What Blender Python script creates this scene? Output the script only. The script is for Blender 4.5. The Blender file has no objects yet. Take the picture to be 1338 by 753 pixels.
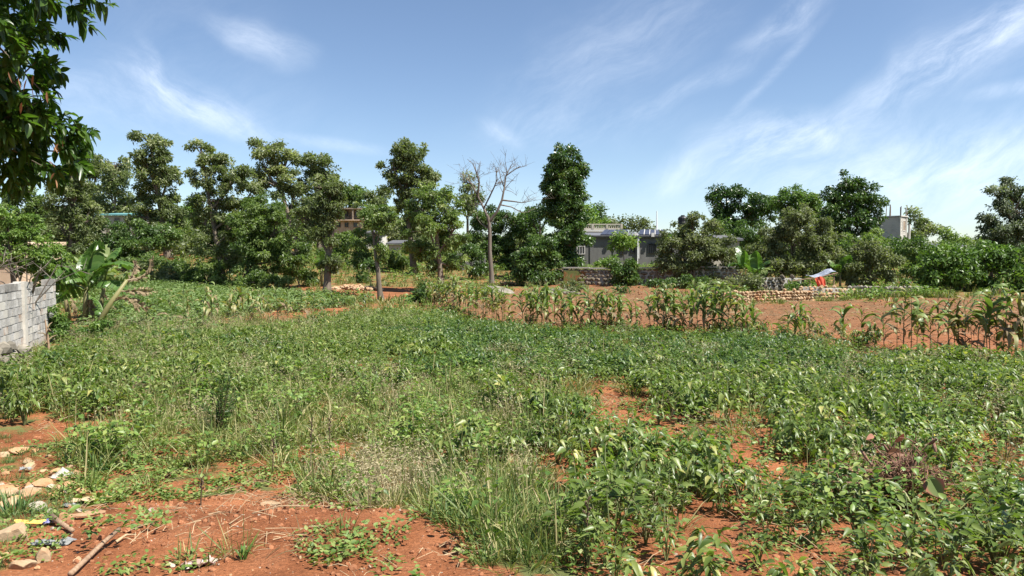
import bpy, math, random
import numpy as np
from mathutils import Vector, Matrix, Euler

random.seed(7)
rng = np.random.default_rng(11)
SC = bpy.context.scene
COL = SC.collection
R = math.radians

# ------------------------------------------------------------------ camera
F, CX, CY, HZ = 973.0, 669.0, 376.5, 338.0      # photo focal length (px), centre, horizon row
CAMZ = 2.5
PITCH = math.atan((CY - HZ) / F)
cam = bpy.data.cameras.new('camera')
cam.sensor_width = 36.0
cam.lens = 36.0 * F / 1338.0
cam.clip_start, cam.clip_end = 0.05, 9000
camo = bpy.data.objects.new('camera', cam)
COL.objects.link(camo)
camo.location = (0, 0, CAMZ)
camo.rotation_euler = (math.pi / 2 - PITCH, 0, 0)
SC.camera = camo

# ------------------------------------------------------------------ world, sun, exposure
SUN_EL, SUN_AZ = R(58), R(117)                    # azimuth clockwise from +Y (view direction)
SC.view_settings.view_transform = 'Standard'
SC.view_settings.look = 'None'
SC.view_settings.gamma = 1.0
SC.view_settings.exposure = 1.2
W = bpy.data.worlds.new('World')
SC.world = W
W.use_nodes = True
wn, wl = W.node_tree.nodes, W.node_tree.links
wn.clear()


def nd(nodes, t, **kw):
    n = nodes.new(t)
    for k, v in kw.items():
        setattr(n, k, v)
    return n


def setin(links, node, **kw):
    for k, v in kw.items():
        s = node.inputs[int(k[1:])] if k[0] == 'i' and k[1:].isdigit() else node.inputs[k.replace('_', ' ')]
        if hasattr(v, 'is_output') or isinstance(v, bpy.types.NodeSocket):
            links.new(v, s)
        else:
            s.default_value = v
    return node


def wmath(op, a, b=None, c=None, clamp=False):
    n = nd(wn, 'ShaderNodeMath', operation=op, use_clamp=clamp)
    for i, v in enumerate((a, b, c)):
        if v is None:
            continue
        setin(wl, n, **{'i%d' % i: v})
    return n.outputs[0]


sky = nd(wn, 'ShaderNodeTexSky', sky_type='NISHITA')
sky.sun_disc = False
sky.sun_elevation = SUN_EL
sky.sun_rotation = SUN_AZ
sky.altitude = 1500
sky.air_density = 1.0
sky.dust_density = 1.2
sky.ozone_density = 1.6
tc = nd(wn, 'ShaderNodeTexCoord')
sep = nd(wn, 'ShaderNodeSeparateXYZ')
wl.new(tc.outputs['Generated'], sep.inputs[0])
az = wmath('ARCTAN2', sep.outputs[0], sep.outputs[1])
el = wmath('ARCSINE', sep.outputs[2])
ae = nd(wn, 'ShaderNodeCombineXYZ')
wl.new(az, ae.inputs[0]); wl.new(el, ae.inputs[1])


def wvec(op, a, b):
    n = nd(wn, 'ShaderNodeVectorMath', operation=op)
    setin(wl, n, i0=a, i1=b)
    return n.outputs[0]


warp = nd(wn, 'ShaderNodeTexNoise')
setin(wl, warp, Vector=ae.outputs[0], Scale=5.0, Detail=3.0, Roughness=0.5)
wofs = wvec('MULTIPLY', wvec('SUBTRACT', warp.outputs['Color'], (0.5, 0.5, 0.5)), (0.13, 0.09, 0.0))
aew = wvec('ADD', ae.outputs[0], wofs)


def streak(rot, sx, sy, lo, hi, det=6.0):
    r = nd(wn, 'ShaderNodeVectorRotate', rotation_type='Z_AXIS')
    setin(wl, r, Vector=aew, Angle=-R(rot))
    s = wvec('MULTIPLY', r.outputs[0], (sx, sy, 1))
    n = nd(wn, 'ShaderNodeTexNoise')
    setin(wl, n, Vector=s, Scale=1.0, Detail=det, Roughness=0.7)
    m = nd(wn, 'ShaderNodeMapRange', interpolation_type='SMOOTHSTEP')
    setin(wl, m, Value=n.outputs[0], From_Min=lo, From_Max=hi)
    return m.outputs[0]


stA = streak(30, 6, 17, 0.28, 0.84, 9.0)
stB = streak(-22, 6, 17, 0.28, 0.84, 9.0)
# cirrus wisps: azimuth/elevation of the centre, half length, half width (degrees), tilt, strength, streak family
WISPS = [(262, 138, 118, 24, -18, .34, 1), (206, 108, 40, 14, -62, .2, 1), (150, 132, 110, 34, -6, .2, 1), (342, 64, 62, 20, -18, .28, 1),
         (1036, 22, 95, 22, 30, .26, 0), (1003, 102, 88, 8, 44, .2, 0), (1238, 78, 165, 30, 27, .38, 0),
         (1290, 62, 110, 46, 20, .2, 0), (1005, 172, 85, 28, 6, .36, 0), (1235, 205, 220, 52, 3, .36, 0),
         (950, 212, 130, 26, 12, .28, 0), (905, 122, 90, 16, 22, .16, 0), (655, 176, 34, 12, -30, .22, 1),
         (1325, 116, 50, 10, 5, .25, 0), (800, 70, 190, 70, 30, .14, 0), (440, 190, 90, 9, -6, .22, 1), (1150, 250, 260, 34, 0, .14, 0), (760, 170, 160, 30, 4, .12, 0)]
acc = None
for (u, v, ln, wd, tilt, st, fam) in WISPS:
    a0 = math.atan((u - CX) / F)
    e0 = math.atan((HZ - v) / F * math.cos(a0))
    d = wvec('SUBTRACT', aew if wd > 12 else ae.outputs[0], (a0, e0, 0))
    r = nd(wn, 'ShaderNodeVectorRotate', rotation_type='Z_AXIS')
    setin(wl, r, Vector=d, Angle=-R(tilt))
    s = wvec('MULTIPLY', r.outputs[0], (F / ln, F / wd, 0))
    l = nd(wn, 'ShaderNodeVectorMath', operation='LENGTH')
    wl.new(s, l.inputs[0])
    m = nd(wn, 'ShaderNodeMapRange', interpolation_type='SMOOTHSTEP')
    setin(wl, m, Value=l.outputs['Value'], From_Min=1.35, From_Max=0.0, To_Min=0.0, To_Max=st * 1.5)
    t = wmath('MULTIPLY', m.outputs[0], stA if fam == 0 else stB)
    acc = t if acc is None else wmath('ADD', acc, t)
# the same thin cirrus goes on all round the sky
gen = nd(wn, 'ShaderNodeTexNoise')
setin(wl, gen, Vector=ae.outputs[0], Scale=2.2, Detail=2.0)
gm = nd(wn, 'ShaderNodeMapRange', interpolation_type='SMOOTHSTEP')
setin(wl, gm, Value=gen.outputs[0], From_Min=0.5, From_Max=0.8, To_Max=0.14)
acc = wmath('ADD', acc, wmath('MULTIPLY', gm.outputs[0], stA))
acc = wmath('MINIMUM', acc, 0.8)
hsv = nd(wn, 'ShaderNodeHueSaturation')
setin(wl, hsv, Saturation=1.0, Value=.96, Color=sky.outputs[0])
mixc = nd(wn, 'ShaderNodeMixRGB')
setin(wl, mixc, Fac=acc, Color1=hsv.outputs[0], Color2=(8.6, 9.1, 9.8, 1))
bg = nd(wn, 'ShaderNodeBackground')
setin(wl, bg, Color=mixc.outputs[0], Strength=0.074)
wo = nd(wn, 'ShaderNodeOutputWorld')
wl.new(bg.outputs[0], wo.inputs[0])

sun = bpy.data.lights.new('sun', 'SUN')
sun.energy = 4.8
sun.angle = R(0.53)
sun.color = (1.0, 0.955, 0.89)
suno = bpy.data.objects.new('sun', sun)
COL.objects.link(suno)
sd = Vector((math.sin(SUN_AZ) * math.cos(SUN_EL), math.cos(SUN_AZ) * math.cos(SUN_EL), math.sin(SUN_EL)))
suno.rotation_euler = sd.to_track_quat('Z', 'Y').to_euler()
suno.location = (40, -10, 60)
SC.cycles.max_bounces = 6
SC.cycles.diffuse_bounces = 3
SC.cycles.glossy_bounces = 2
SC.cycles.transmission_bounces = 3
SC.cycles.transparent_max_bounces = 6


# ------------------------------------------------------------------ maths helpers
def hash2(ix, iy, seed):
    h = (ix.astype(np.int64) * 374761393 + iy.astype(np.int64) * 668265263 + seed * 974711) & 0x7fffffff
    h = ((h ^ (h >> 13)) * 1274126177) & 0x7fffffff
    return ((h ^ (h >> 16)) & 0xffff) / 65535.0


def vnoise(x, y, seed=0):
    ix, iy = np.floor(x), np.floor(y)
    fx, fy = x - ix, y - iy
    fx = fx * fx * (3 - 2 * fx); fy = fy * fy * (3 - 2 * fy)
    a, b = hash2(ix, iy, seed), hash2(ix + 1, iy, seed)
    c, d = hash2(ix, iy + 1, seed), hash2(ix + 1, iy + 1, seed)
    return (a * (1 - fx) + b * fx) * (1 - fy) + (c * (1 - fx) + d * fx) * fy


def fbm(x, y, octv=4, seed=0):
    s, a, t = 0, 1.0, 0
    for k in range(octv):
        s = s + a * vnoise(x * 2 ** k, y * 2 ** k, seed + k * 17)
        t += a; a *= .5
    return s / t


def sstep(a, b, x):
    t = np.clip((x - a) / (b - a), 0, 1)
    return t * t * (3 - 2 * t)


def lerp(a, b, t):
    return a + (b - a) * t


def base_h(x, y):
    """the lie of the land without the fine relief"""
    x = np.asarray(x, float); y = np.asarray(y, float)
    t = x / np.maximum(y, 20.0)
    L = sstep(-0.02, -0.28, t)
    Rr = sstep(0.12, 0.3, t)
    y0 = lerp(lerp(61.0, 55.0, Rr), 53.0, L)
    s = lerp(lerp(0.11, 0.075, Rr), 0.105, L)
    zm = lerp(lerp(4.6, 3.6, Rr), 15.0, L)
    d = np.log1p(np.exp(np.clip((y - y0) / 3.0, -30, 30))) * 3.0
    d = np.where(y - y0 > 80, y - y0, d)
    z = zm * (1 - np.exp(-s * d / zm))
    z = z + 0.13 * np.clip(7.5 - y, 0, 9) * sstep(-12, 0, y)
    return z


def proj(x, y, z):
    dx, dy, dz = x, y, z - CAMZ
    dep = dy * math.cos(PITCH) - dz * math.sin(PITCH)
    upc = dy * math.sin(PITCH) + dz * math.cos(PITCH)
    dep = np.maximum(dep, 0.05)
    return CX + F * dx / dep, CY - F * upc / dep


def ray(u, v):
    a, b = (u - CX) / F, (CY - v) / F
    return np.array([a, math.cos(PITCH) + b * math.sin(PITCH), -math.sin(PITCH) + b * math.cos(PITCH)])


def at(u, v, dep):
    """point seen at photo pixel u,v at distance dep along the view axis (world y)"""
    d = ray(u, v)
    return Vector(d / d[1] * dep + np.array([0, 0, CAMZ]))


def inpoly(u, v, poly):
    r = np.zeros(u.shape, bool)
    n = len(poly)
    for i in range(n):
        x0, y0 = poly[i]; x1, y1 = poly[(i + 1) % n]
        if y0 == y1:
            continue
        c = ((y0 > v) != (y1 > v)) & (u < (x1 - x0) * (v - y0) / (y1 - y0) + x0)
        r ^= c
    return r


def jit(x, y, u, v, k=1.0):
    """wobble picture positions with world noise so that zone edges are ragged"""
    near = np.clip((v - HZ) / 60.0, 0.15, 4)
    return (u + (fbm(x * 1.1, y * 1.1, 3, 5) - .5) * 90 * k * near, v + (fbm(x * 1.1, y * 1.1, 3, 9) - .5) * 26 * k * near)


Z_CROP_FAR = [(400, 424), (470, 414), (560, 411), (640, 430), (760, 437), (980, 446), (1100, 461), (1500, 492), (1500, 560), (1000, 548),
              (760, 520), (600, 500), (480, 470), (430, 440)]
Z_CROP_LEFT = [(30, 490), (60, 468), (130, 452), (430, 440), (480, 470), (600, 500), (560, 512), (300, 508), (110, 540), (20, 545), (-60, 545), (-60, 500)]
Z_CROP_NEAR = [(650, 560), (760, 530), (1000, 550), (1500, 560), (2200, 1100), (760, 1100), (770, 800), (700, 640)]
Z_GRASS = [(330, 505), (640, 500), (780, 525), (700, 570), (725, 640), (790, 800), (650, 800), (600, 700), (470, 660), (440, 600), (330, 575)]
Z_WEED = [(100, 540), (300, 500), (480, 490), (720, 515), (720, 570), (560, 610), (470, 605), (330, 590), (150, 590)]
Z_LOW = [(90, 560), (150, 580), (330, 575), (470, 595), (520, 640), (400, 660), (250, 655), (130, 680), (105, 640)]
Z_STONES = [(-90, 580), (95, 585), (125, 640), (110, 690), (60, 800), (-190, 800)]
Z_POTATO = [(130, 378), (230, 373), (390, 386), (480, 394), (420, 404), (330, 412), (240, 424), (150, 436), (110, 420)]
Z_STRIP = [(60, 440), (150, 425), (260, 420), (400, 420), (560, 408), (560, 414), (470, 418), (430, 445), (130, 456), (60, 470)]
Z_SOIL = [(115, 690), (250, 650), (420, 655), (540, 680), (620, 720), (670, 800), (40, 800)]
Z_PLOUGH = [(560, 396), (740, 372), (900, 378), (960, 398), (1338, 388), (1600, 388), (1600, 505), (1338, 482), (1100, 462), (980, 447), (760, 439), (640, 432)]
SOIL_SPOTS = [(738, 620, 36, 17), (722, 662, 30, 22), (930, 716, 74, 40), (955, 584, 34, 10), (772, 522, 46, 7), (832, 526, 28, 7), (622, 502, 12, 4),
              (1090, 548, 18, 5), (1045, 738, 34, 18), (860, 756, 46, 22), (62, 560, 40, 17), (1010, 650, 30, 8), (1290, 575, 20, 6), (20, 575, 30, 10),
              (565, 462, 16, 3), (350, 600, 18, 6), (700, 700, 14, 8)]


def soil_spot(u, v):
    m = np.zeros(u.shape)
    for (a, b, c, d) in SOIL_SPOTS:
        m = np.maximum(m, np.exp(-(((u - a) / c) ** 2 + ((v - b) / d) ** 2) * 1.2))
    return m


def fine_h(x, y):
    z = base_h(x, y)
    u, v = proj(x, y, z)
    ju, jv = jit(x, y, u, v, .6)
    near = sstep(40, 12, y)
    z = z + (fbm(x * .35, y * .35, 3, 21) - .5) * .14 * sstep(3, 8, y + 4)
    z = z + near * ((fbm(x * 3.1, y * 3.1, 3, 31) - .5) * .06 + (fbm(x * 11, y * 11, 2, 41) - .5) * .028)
    pl = inpoly(ju, jv, Z_PLOUGH)
    z = z + np.where(pl, (np.abs(fbm(x * 2.0, y * 2.4, 3, 51) - .5)) * .28, 0)
    # a shallow bank of red soil at the left front
    z = z + 0.16 * np.exp(-(((x + 1.2) / 2.0) ** 2 + ((y - 6.3) / .9) ** 2))
    return z


def ground_hit(u, v):
    d = ray(u, v)
    t = 2.0
    for _ in range(4000):
        p = d * t
        h = float(base_h(p[0], p[1]))
        if p[2] + CAMZ <= h:
            break
        t += max(0.004, (p[2] + CAMZ - h) * .5)
    p = d * t
    return Vector((p[0], p[1], float(fine_h(np.array([p[0]]), np.array([p[1]]))[0])))


def gz(x, y):
    return float(fine_h(np.array([x]), np.array([y]))[0])


# ------------------------------------------------------------------ mesh helpers
def mesh_np(name, V, F_, mats, tint=None, matidx=None, smooth=False):
    """V (n,3); F_ list of int arrays (m,k)"""
    me = bpy.data.meshes.new(name)
    V = np.asarray(V, np.float32)
    F_ = [np.asarray(f, np.int32) for f in F_ if len(f)]
    loops = np.concatenate([f.ravel() for f in F_])
    tot = np.concatenate([np.full(len(f), f.shape[1], np.int32) for f in F_])
    start = np.concatenate([[0], np.cumsum(tot)[:-1]]).astype(np.int32)
    me.vertices.add(len(V)); me.vertices.foreach_set('co', V.ravel())
    me.loops.add(len(loops)); me.loops.foreach_set('vertex_index', loops)
    me.polygons.add(len(tot)); me.polygons.foreach_set('loop_start', start)
    if matidx is not None:
        me.polygons.foreach_set('material_index', np.asarray(matidx, np.int32))
    for m in (mats if isinstance(mats, (list, tuple)) else [mats]):
        me.materials.append(m)
    if tint is not None:
        a = me.attributes.new('tint', 'FLOAT', 'POINT')
        a.data.foreach_set('value', np.asarray(tint, np.float32))
    me.update(calc_edges=True)
    me.polygons.foreach_set('use_smooth', np.full(len(tot), bool(smooth)))
    return me


def link(name, me, parent=None, loc=None):
    o = bpy.data.objects.new(name, me)
    COL.objects.link(o)
    if parent is not None:
        o.parent = parent
    if loc is not None:
        o.location = loc
    return o


def tag(o, label=None, cat=None, group=None, kind=None):
    if label: o['label'] = label
    if cat: o['category'] = cat
    if group: o['group'] = group
    if kind: o['kind'] = kind
    return o


def thing(name, label, cat, loc=(0, 0, 0), rz=0.0, group=None):
    o = bpy.data.objects.new(name, None)
    o.empty_display_size = .1
    COL.objects.link(o)
    o.location = loc
    o.rotation_euler = (0, 0, rz)
    return tag(o, label, cat, group)


class MB:
    """collects boxes, tubes and sheets into one mesh"""
    def __init__(s):
        s.V, s.T, s.f3, s.f4, s.n = [], [], [], [], 0

    def add(s, V, f3=(), f4=(), tint=0.5):
        V = np.asarray(V, float).reshape(-1, 3)
        if len(f3): s.f3.append(np.asarray(f3) + s.n)
        if len(f4): s.f4.append(np.asarray(f4) + s.n)
        s.V.append(V)
        s.T.append(np.full(len(V), tint) if np.isscalar(tint) else np.asarray(tint))
        s.n += len(V)
        return s

    def box(s, c, size, rz=0.0, tint=.5, M=None):
        h = np.array(size) / 2
        P = np.array([[x, y, z] for z in (-1, 1) for y in (-1, 1) for x in (-1, 1)]) * h
        if M is None:
            M = Matrix.Rotation(rz, 3, 'Z')
        P = P @ np.array(M).T[:3, :3] + np.array(c)
        return s.add(P, f4=[(0, 2, 3, 1), (4, 5, 7, 6), (0, 1, 5, 4), (2, 6, 7, 3), (0, 4, 6, 2), (1, 3, 7, 5)], tint=tint)

    def tube(s, pts, rad, n=6, tint=.5, cap=True):
        pts = [Vector(p) for p in pts]
        if np.isscalar(rad): rad = [rad] * len(pts)
        V, f4, f3 = [], [], []
        for i, p in enumerate(pts):
            d = (pts[min(i + 1, len(pts) - 1)] - pts[max(i - 1, 0)])
            d = d.normalized() if d.length > 1e-9 else Vector((0, 0, 1))
            a = d.cross(Vector((0.13, 0.97, .21)))
            if a.length < .05: a = d.cross(Vector((1, 0, 0)))
            a.normalize(); b = d.cross(a)
            for k in range(n):
                w = 2 * math.pi * k / n
                V.append(p + (a * math.cos(w) + b * math.sin(w)) * rad[i])
        for i in range(len(pts) - 1):
            for k in range(n):
                k2 = (k + 1) % n
                f4.append((i * n + k, i * n + k2, (i + 1) * n + k2, (i + 1) * n + k))
        if cap:
            V.append(pts[0]); V.append(pts[-1])
            e = (len(pts) - 1) * n
            for k in range(n):
                k2 = (k + 1) % n
                f3.append((len(V) - 2, k2, k)); f3.append((len(V) - 1, e + k, e + k2))
        return s.add([tuple(v) for v in V], f3, f4, tint)

    def mesh(s, name, mats, smooth=False):
        V = np.concatenate(s.V)
        fs = []
        if s.f3: fs.append(np.concatenate(s.f3))
        if s.f4: fs.append(np.concatenate(s.f4))
        return mesh_np(name, V, fs, mats, np.concatenate(s.T), smooth=smooth)

    def build(s, name, mats, parent=None, smooth=False, loc=None):
        return link(name, s.mesh(name, mats, smooth), parent, loc)


# leaf templates: (along, across, lift) and triangles
LEAF4 = (np.array([[0, 0, 0], [.45, -.5, .12], [.45, .5, .12], [1, 0, 0]]), np.array([[0, 3, 1], [0, 2, 3]]))


def leaf_template(stations, widths, fold=.15):
    v = [[s, 0, 0] for s in stations]
    n = len(stations)
    Lx, Rx = {}, {}
    for i in range(1, n - 1):
        Lx[i] = len(v); v.append([stations[i], -.5 * widths[i], fold * widths[i]])
        Rx[i] = len(v); v.append([stations[i], .5 * widths[i], fold * widths[i]])
    t = []
    for i in range(n - 1):
        if i == 0:
            t += [[0, 1, Lx[1]], [0, Rx[1], 1]]
        elif i == n - 2:
            t += [[i, n - 1, Lx[i]], [i, Rx[i], n - 1]]
        else:
            t += [[i, i + 1, Lx[i + 1]], [i, Lx[i + 1], Lx[i]], [i, Rx[i + 1], i + 1], [i, Rx[i], Rx[i + 1]]]
    return np.array(v, float), np.array(t)


OVATE = leaf_template([0, .18, .42, .72, 1], [0, .72, 1, .62, 0])
OVATE_P = leaf_template([0, .2, .27, .45, .7, 1], [0, .06, .7, 1, .55, 0], .24)
LANCE = leaf_template([0, .2, .5, .8, 1], [0, .7, 1, .6, 0], .2)
BLADE = leaf_template([0, .35, .7, 1], [0, 1, .8, 0], .2)


def nrm(a):
    return a / np.maximum(np.linalg.norm(a, axis=-1, keepdims=True), 1e-9)


def leaves(P, D, U, L, Wd, droop, tmpl=LEAF4, tint=None):
    """instances of a leaf template: returns V, F, T"""
    tv, tf = tmpl
    n = len(P)
    D = nrm(D)
    S = nrm(np.cross(D, U))
    N = np.cross(S, D)
    L = np.broadcast_to(L, (n,)); Wd = np.broadcast_to(Wd, (n,)); droop = np.broadcast_to(droop, (n,))
    a, c, l = tv[:, 0], tv[:, 1], tv[:, 2]
    V = (P[:, None, :] + D[:, None, :] * (a[None, :, None] * L[:, None, None])
         + S[:, None, :] * (c[None, :, None] * Wd[:, None, None]) + N[:, None, :] * (l[None, :, None] * Wd[:, None, None]))
    V[:, :, 2] -= (a[None, :] ** 2) * (droop * L)[:, None]
    Fc = (tf[None] + (np.arange(n) * len(tv))[:, None, None]).reshape(-1, 3)
    if tint is None:
        tint = rng.random(n)
    return V.reshape(-1, 3), Fc, np.repeat(tint, len(tv))


def rdir(n):
    return nrm(rng.normal(size=(n, 3)))


# ------------------------------------------------------------------ materials
def newmat(name):
    m = bpy.data.materials.new(name)
    m.use_nodes = True
    n, l = m.node_tree.nodes, m.node_tree.links
    n.clear()
    return m, n, l


def ramp(n, stops):
    r = n.new('ShaderNodeValToRGB')
    e = r.color_ramp.elements
    while len(e) < len(stops): e.new(.5)
    for i, (p, c) in enumerate(stops):
        e[i].position = p; e[i].color = (*c, 1)
    return r


def leafmat(name, cols, rough=.46, trans=.38, spec=.4, rnd=.3, tcol=(1.25, 1.45, .55)):
    m, n, l = newmat(name)
    at_ = nd(n, 'ShaderNodeAttribute', attribute_name='tint')
    oi = nd(n, 'ShaderNodeObjectInfo')
    k = nd(n, 'ShaderNodeMath', operation='MULTIPLY_ADD')
    setin(l, k, i0=oi.outputs['Random'], i1=rnd, i2=-rnd / 2)
    a = nd(n, 'ShaderNodeMath', operation='ADD', use_clamp=True)
    setin(l, a, i0=at_.outputs['Fac'], i1=k.outputs[0])
    r = ramp(n, [(i / (len(cols) - 1), c) for i, c in enumerate(cols)])
    l.new(a.outputs[0], r.inputs[0])
    p = nd(n, 'ShaderNodeBsdfPrincipled')
    setin(l, p, Base_Color=r.outputs[0], Roughness=rough)
    p.inputs['Specular IOR Level'].default_value = spec
    mul = nd(n, 'ShaderNodeMixRGB', blend_type='MULTIPLY')
    setin(l, mul, Fac=1.0, Color1=r.outputs[0], Color2=(*tcol, 1))
    t = nd(n, 'ShaderNodeBsdfTranslucent')
    l.new(mul.outputs[0], t.inputs[0])
    mx = nd(n, 'ShaderNodeMixShader')
    setin(l, mx, i0=trans, i1=p.outputs[0], i2=t.outputs[0])
    o = nd(n, 'ShaderNodeOutputMaterial')
    l.new(mx.outputs[0], o.inputs[0])
    return m


def solidmat(name, c1, c2, scale=4.0, rough=.85, bump=.3, bscale=None, rnd=0.0, dirt=None, dscale=1.2, spec=.3, stretch=(1, 1, 1), metal=0.0, bdist=.02):
    """two-tone noise material, optional dirt colour in shapes of its own"""
    m, n, l = newmat(name)
    tcn = nd(n, 'ShaderNodeTexCoord')
    mp = nd(n, 'ShaderNodeMapping')
    l.new(tcn.outputs['Object'], mp.inputs[0])
    mp.inputs['Scale'].default_value = stretch
    oi = nd(n, 'ShaderNodeObjectInfo')
    ad = nd(n, 'ShaderNodeVectorMath', operation='ADD')
    rv = nd(n, 'ShaderNodeMath', operation='MULTIPLY')
    setin(l, rv, i0=oi.outputs['Random'], i1=37.0)
    l.new(mp.outputs[0], ad.inputs[0]); l.new(rv.outputs[0], ad.inputs[1])
    ns = nd(n, 'ShaderNodeTexNoise')
    setin(l, ns, Vector=ad.outputs[0], Scale=scale, Detail=6.0, Roughness=.65)
    r = ramp(n, [(.3, c1), (.7, c2)])
    l.new(ns.outputs[0], r.inputs[0])
    col = r.outputs[0]
    if dirt is not None:
        dn = nd(n, 'ShaderNodeTexNoise')
        setin(l, dn, Vector=ad.outputs[0], Scale=dscale, Detail=5.0, Roughness=.7)
        dm = nd(n, 'ShaderNodeMapRange')
        setin(l, dm, Value=dn.outputs[0], From_Min=.48, From_Max=.66, To_Max=.85)
        mx = nd(n, 'ShaderNodeMixRGB')
        setin(l, mx, Fac=dm.outputs[0], Color1=col, Color2=(*dirt, 1))
        col = mx.outputs[0]
    if rnd:
        hs = nd(n, 'ShaderNodeHueSaturation')
        mm = nd(n, 'ShaderNodeMapRange')
        setin(l, mm, Value=oi.outputs['Random'], To_Min=1 - rnd, To_Max=1 + rnd)
        l.new(mm.outputs[0], hs.inputs['Value']); l.new(col, hs.inputs['Color'])
        col = hs.outputs[0]
    p = nd(n, 'ShaderNodeBsdfPrincipled')
    setin(l, p, Base_Color=col, Roughness=rough, Metallic=metal)
    p.inputs['Specular IOR Level'].default_value = spec
    if bump:
        b2 = nd(n, 'ShaderNodeTexNoise')
        setin(l, b2, Vector=ad.outputs[0], Scale=bscale or scale * 4, Detail=5.0)
        bp = nd(n, 'ShaderNodeBump')
        setin(l, bp, Strength=bump, Distance=bdist, Height=b2.outputs[0])
        l.new(bp.outputs[0], p.inputs['Normal'])
    o = nd(n, 'ShaderNodeOutputMaterial')
    l.new(p.outputs[0], o.inputs[0])
    return m


M = {}
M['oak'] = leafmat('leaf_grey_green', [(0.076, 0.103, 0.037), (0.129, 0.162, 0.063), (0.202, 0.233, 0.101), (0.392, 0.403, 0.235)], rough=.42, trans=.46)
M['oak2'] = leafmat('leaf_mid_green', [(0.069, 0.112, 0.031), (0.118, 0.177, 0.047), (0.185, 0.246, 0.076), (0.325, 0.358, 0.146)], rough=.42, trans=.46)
M['dark'] = leafmat('leaf_dark_green', [(0.036, 0.07, 0.019), (0.063, 0.115, 0.029), (0.105, 0.169, 0.042), (0.196, 0.243, 0.078)], rough=.4)
M['olive'] = leafmat('leaf_olive', [(0.085, 0.108, 0.04), (0.13, 0.155, 0.062), (0.19, 0.21, 0.098), (0.3, 0.3, 0.175)], rough=.55)
M['bright'] = leafmat('leaf_bright_green', [(0.07, 0.13, 0.022), (0.115, 0.2, 0.035), (0.18, 0.26, 0.05), (0.3, 0.34, 0.1)], rough=.45)
M['mango'] = leafmat('leaf_glossy_dark', [(0.027, 0.06, 0.013), (0.048, 0.096, 0.018), (0.077, 0.138, 0.028), (0.175, 0.216, 0.052)], rough=.32, trans=.3, spec=.5)
M['crop'] = leafmat('leaf_crop', [(0.057, 0.098, 0.017), (0.096, 0.146, 0.029), (0.139, 0.195, 0.043), (0.22, 0.263, 0.073), (0.402, 0.38, 0.128)], rough=.4, trans=.38, spec=.42)
M['crop_dark'] = leafmat('leaf_crop_dark', [(0.033, 0.071, 0.017), (0.057, 0.109, 0.025), (0.089, 0.151, 0.036), (0.151, 0.208, 0.06), (0.283, 0.302, 0.103)], rough=.4, trans=.36, spec=.42)
M['crop_pale'] = leafmat('leaf_crop_pale', [(0.081, 0.122, 0.027), (0.126, 0.174, 0.043), (0.18, 0.226, 0.068), (0.27, 0.291, 0.108), (0.378, 0.367, 0.162)], rough=.5, trans=.36)
M['potato'] = leafmat('leaf_potato', [(0.075, 0.12, 0.035), (0.105, 0.16, 0.048), (0.14, 0.2, 0.062), (0.19, 0.24, 0.08)], rough=.5, trans=.25)
M['grass'] = leafmat('grass_blade', [(0.074, 0.106, 0.023), (0.12, 0.166, 0.036), (0.178, 0.211, 0.057), (0.261, 0.262, 0.095), (0.418, 0.352, 0.18)], rough=.55, trans=.3)
M['lush'] = leafmat('grass_lush', [(0.05, 0.105, 0.028), (0.085, 0.16, 0.04), (0.13, 0.205, 0.06), (0.2, 0.25, 0.08)], rough=.5, trans=.3)
M['dry'] = leafmat('grass_dry', [(0.188, 0.16, 0.08), (0.281, 0.239, 0.131), (0.375, 0.319, 0.188), (0.469, 0.404, 0.254)], rough=.7, trans=.3, tcol=(1.1, 1.05, .8))
M['weed'] = leafmat('leaf_weed', [(0.065, 0.124, 0.024), (0.103, 0.18, 0.034), (0.151, 0.232, 0.045), (0.248, 0.299, 0.08)], rough=.45, trans=.32)
M['creep'] = leafmat('leaf_creeper', [(0.08, 0.14, 0.026), (0.12, 0.19, 0.036), (0.17, 0.235, 0.055), (0.25, 0.28, 0.09)], rough=.55, trans=.3)
M['maize'] = leafmat('maize_leaf', [(.06, .1, .022), (.115, .17, .042), (.2, .255, .08), (.4, .41, .18)], rough=.42, trans=.33)
M['near'] = leafmat('leaf_overhang', [(0.03, 0.066, 0.012), (0.054, 0.108, 0.018), (0.096, 0.162, 0.028), (0.18, 0.228, 0.05)], rough=.34, trans=.45, spec=.5)
M['pine'] = leafmat('leaf_silver_tip', [(.03, .05, .022), (.055, .082, .036), (.1, .13, .066), (.24, .27, .18)], rough=.45)
M['maize_y'] = leafmat('maize_leaf_yellowing', [(0.16, 0.176, 0.056), (0.24, 0.232, 0.088), (0.336, 0.296, 0.136), (0.416, 0.352, 0.192)], rough=.5, trans=.35)
M['maize_d'] = leafmat('maize_leaf_dry', [(0.15, 0.105, 0.056), (0.24, 0.18, 0.098), (0.315, 0.247, 0.143)], rough=.7, trans=.25, tcol=(1.1, 1, .8))
M['banana'] = leafmat('banana_leaf', [(.045, .1, .02), (.075, .15, .03), (.12, .2, .045), (.2, .26, .08)], rough=.35, trans=.35, spec=.5)
M['banana_pale'] = leafmat('banana_leaf_pale', [(0.153, 0.212, 0.068), (0.23, 0.272, 0.111), (0.306, 0.323, 0.162)], rough=.4, trans=.4)
M['redleaf'] = leafmat('leaf_reddish', [(.3, .11, .07), (.38, .17, .11), (.32, .2, .11)], rough=.45, trans=.35, tcol=(1.5, .9, .7))
M['rust'] = leafmat('leaf_rusty', [(.12, .05, .02), (.22, .1, .045), (.3, .17, .08)], rough=.6, trans=.25, tcol=(1.3, .9, .6))
M['yellow'] = leafmat('petal_yellow', [(.6, .5, .03), (.75, .62, .06)], rough=.5, trans=.2, tcol=(1, 1, .6))
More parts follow.
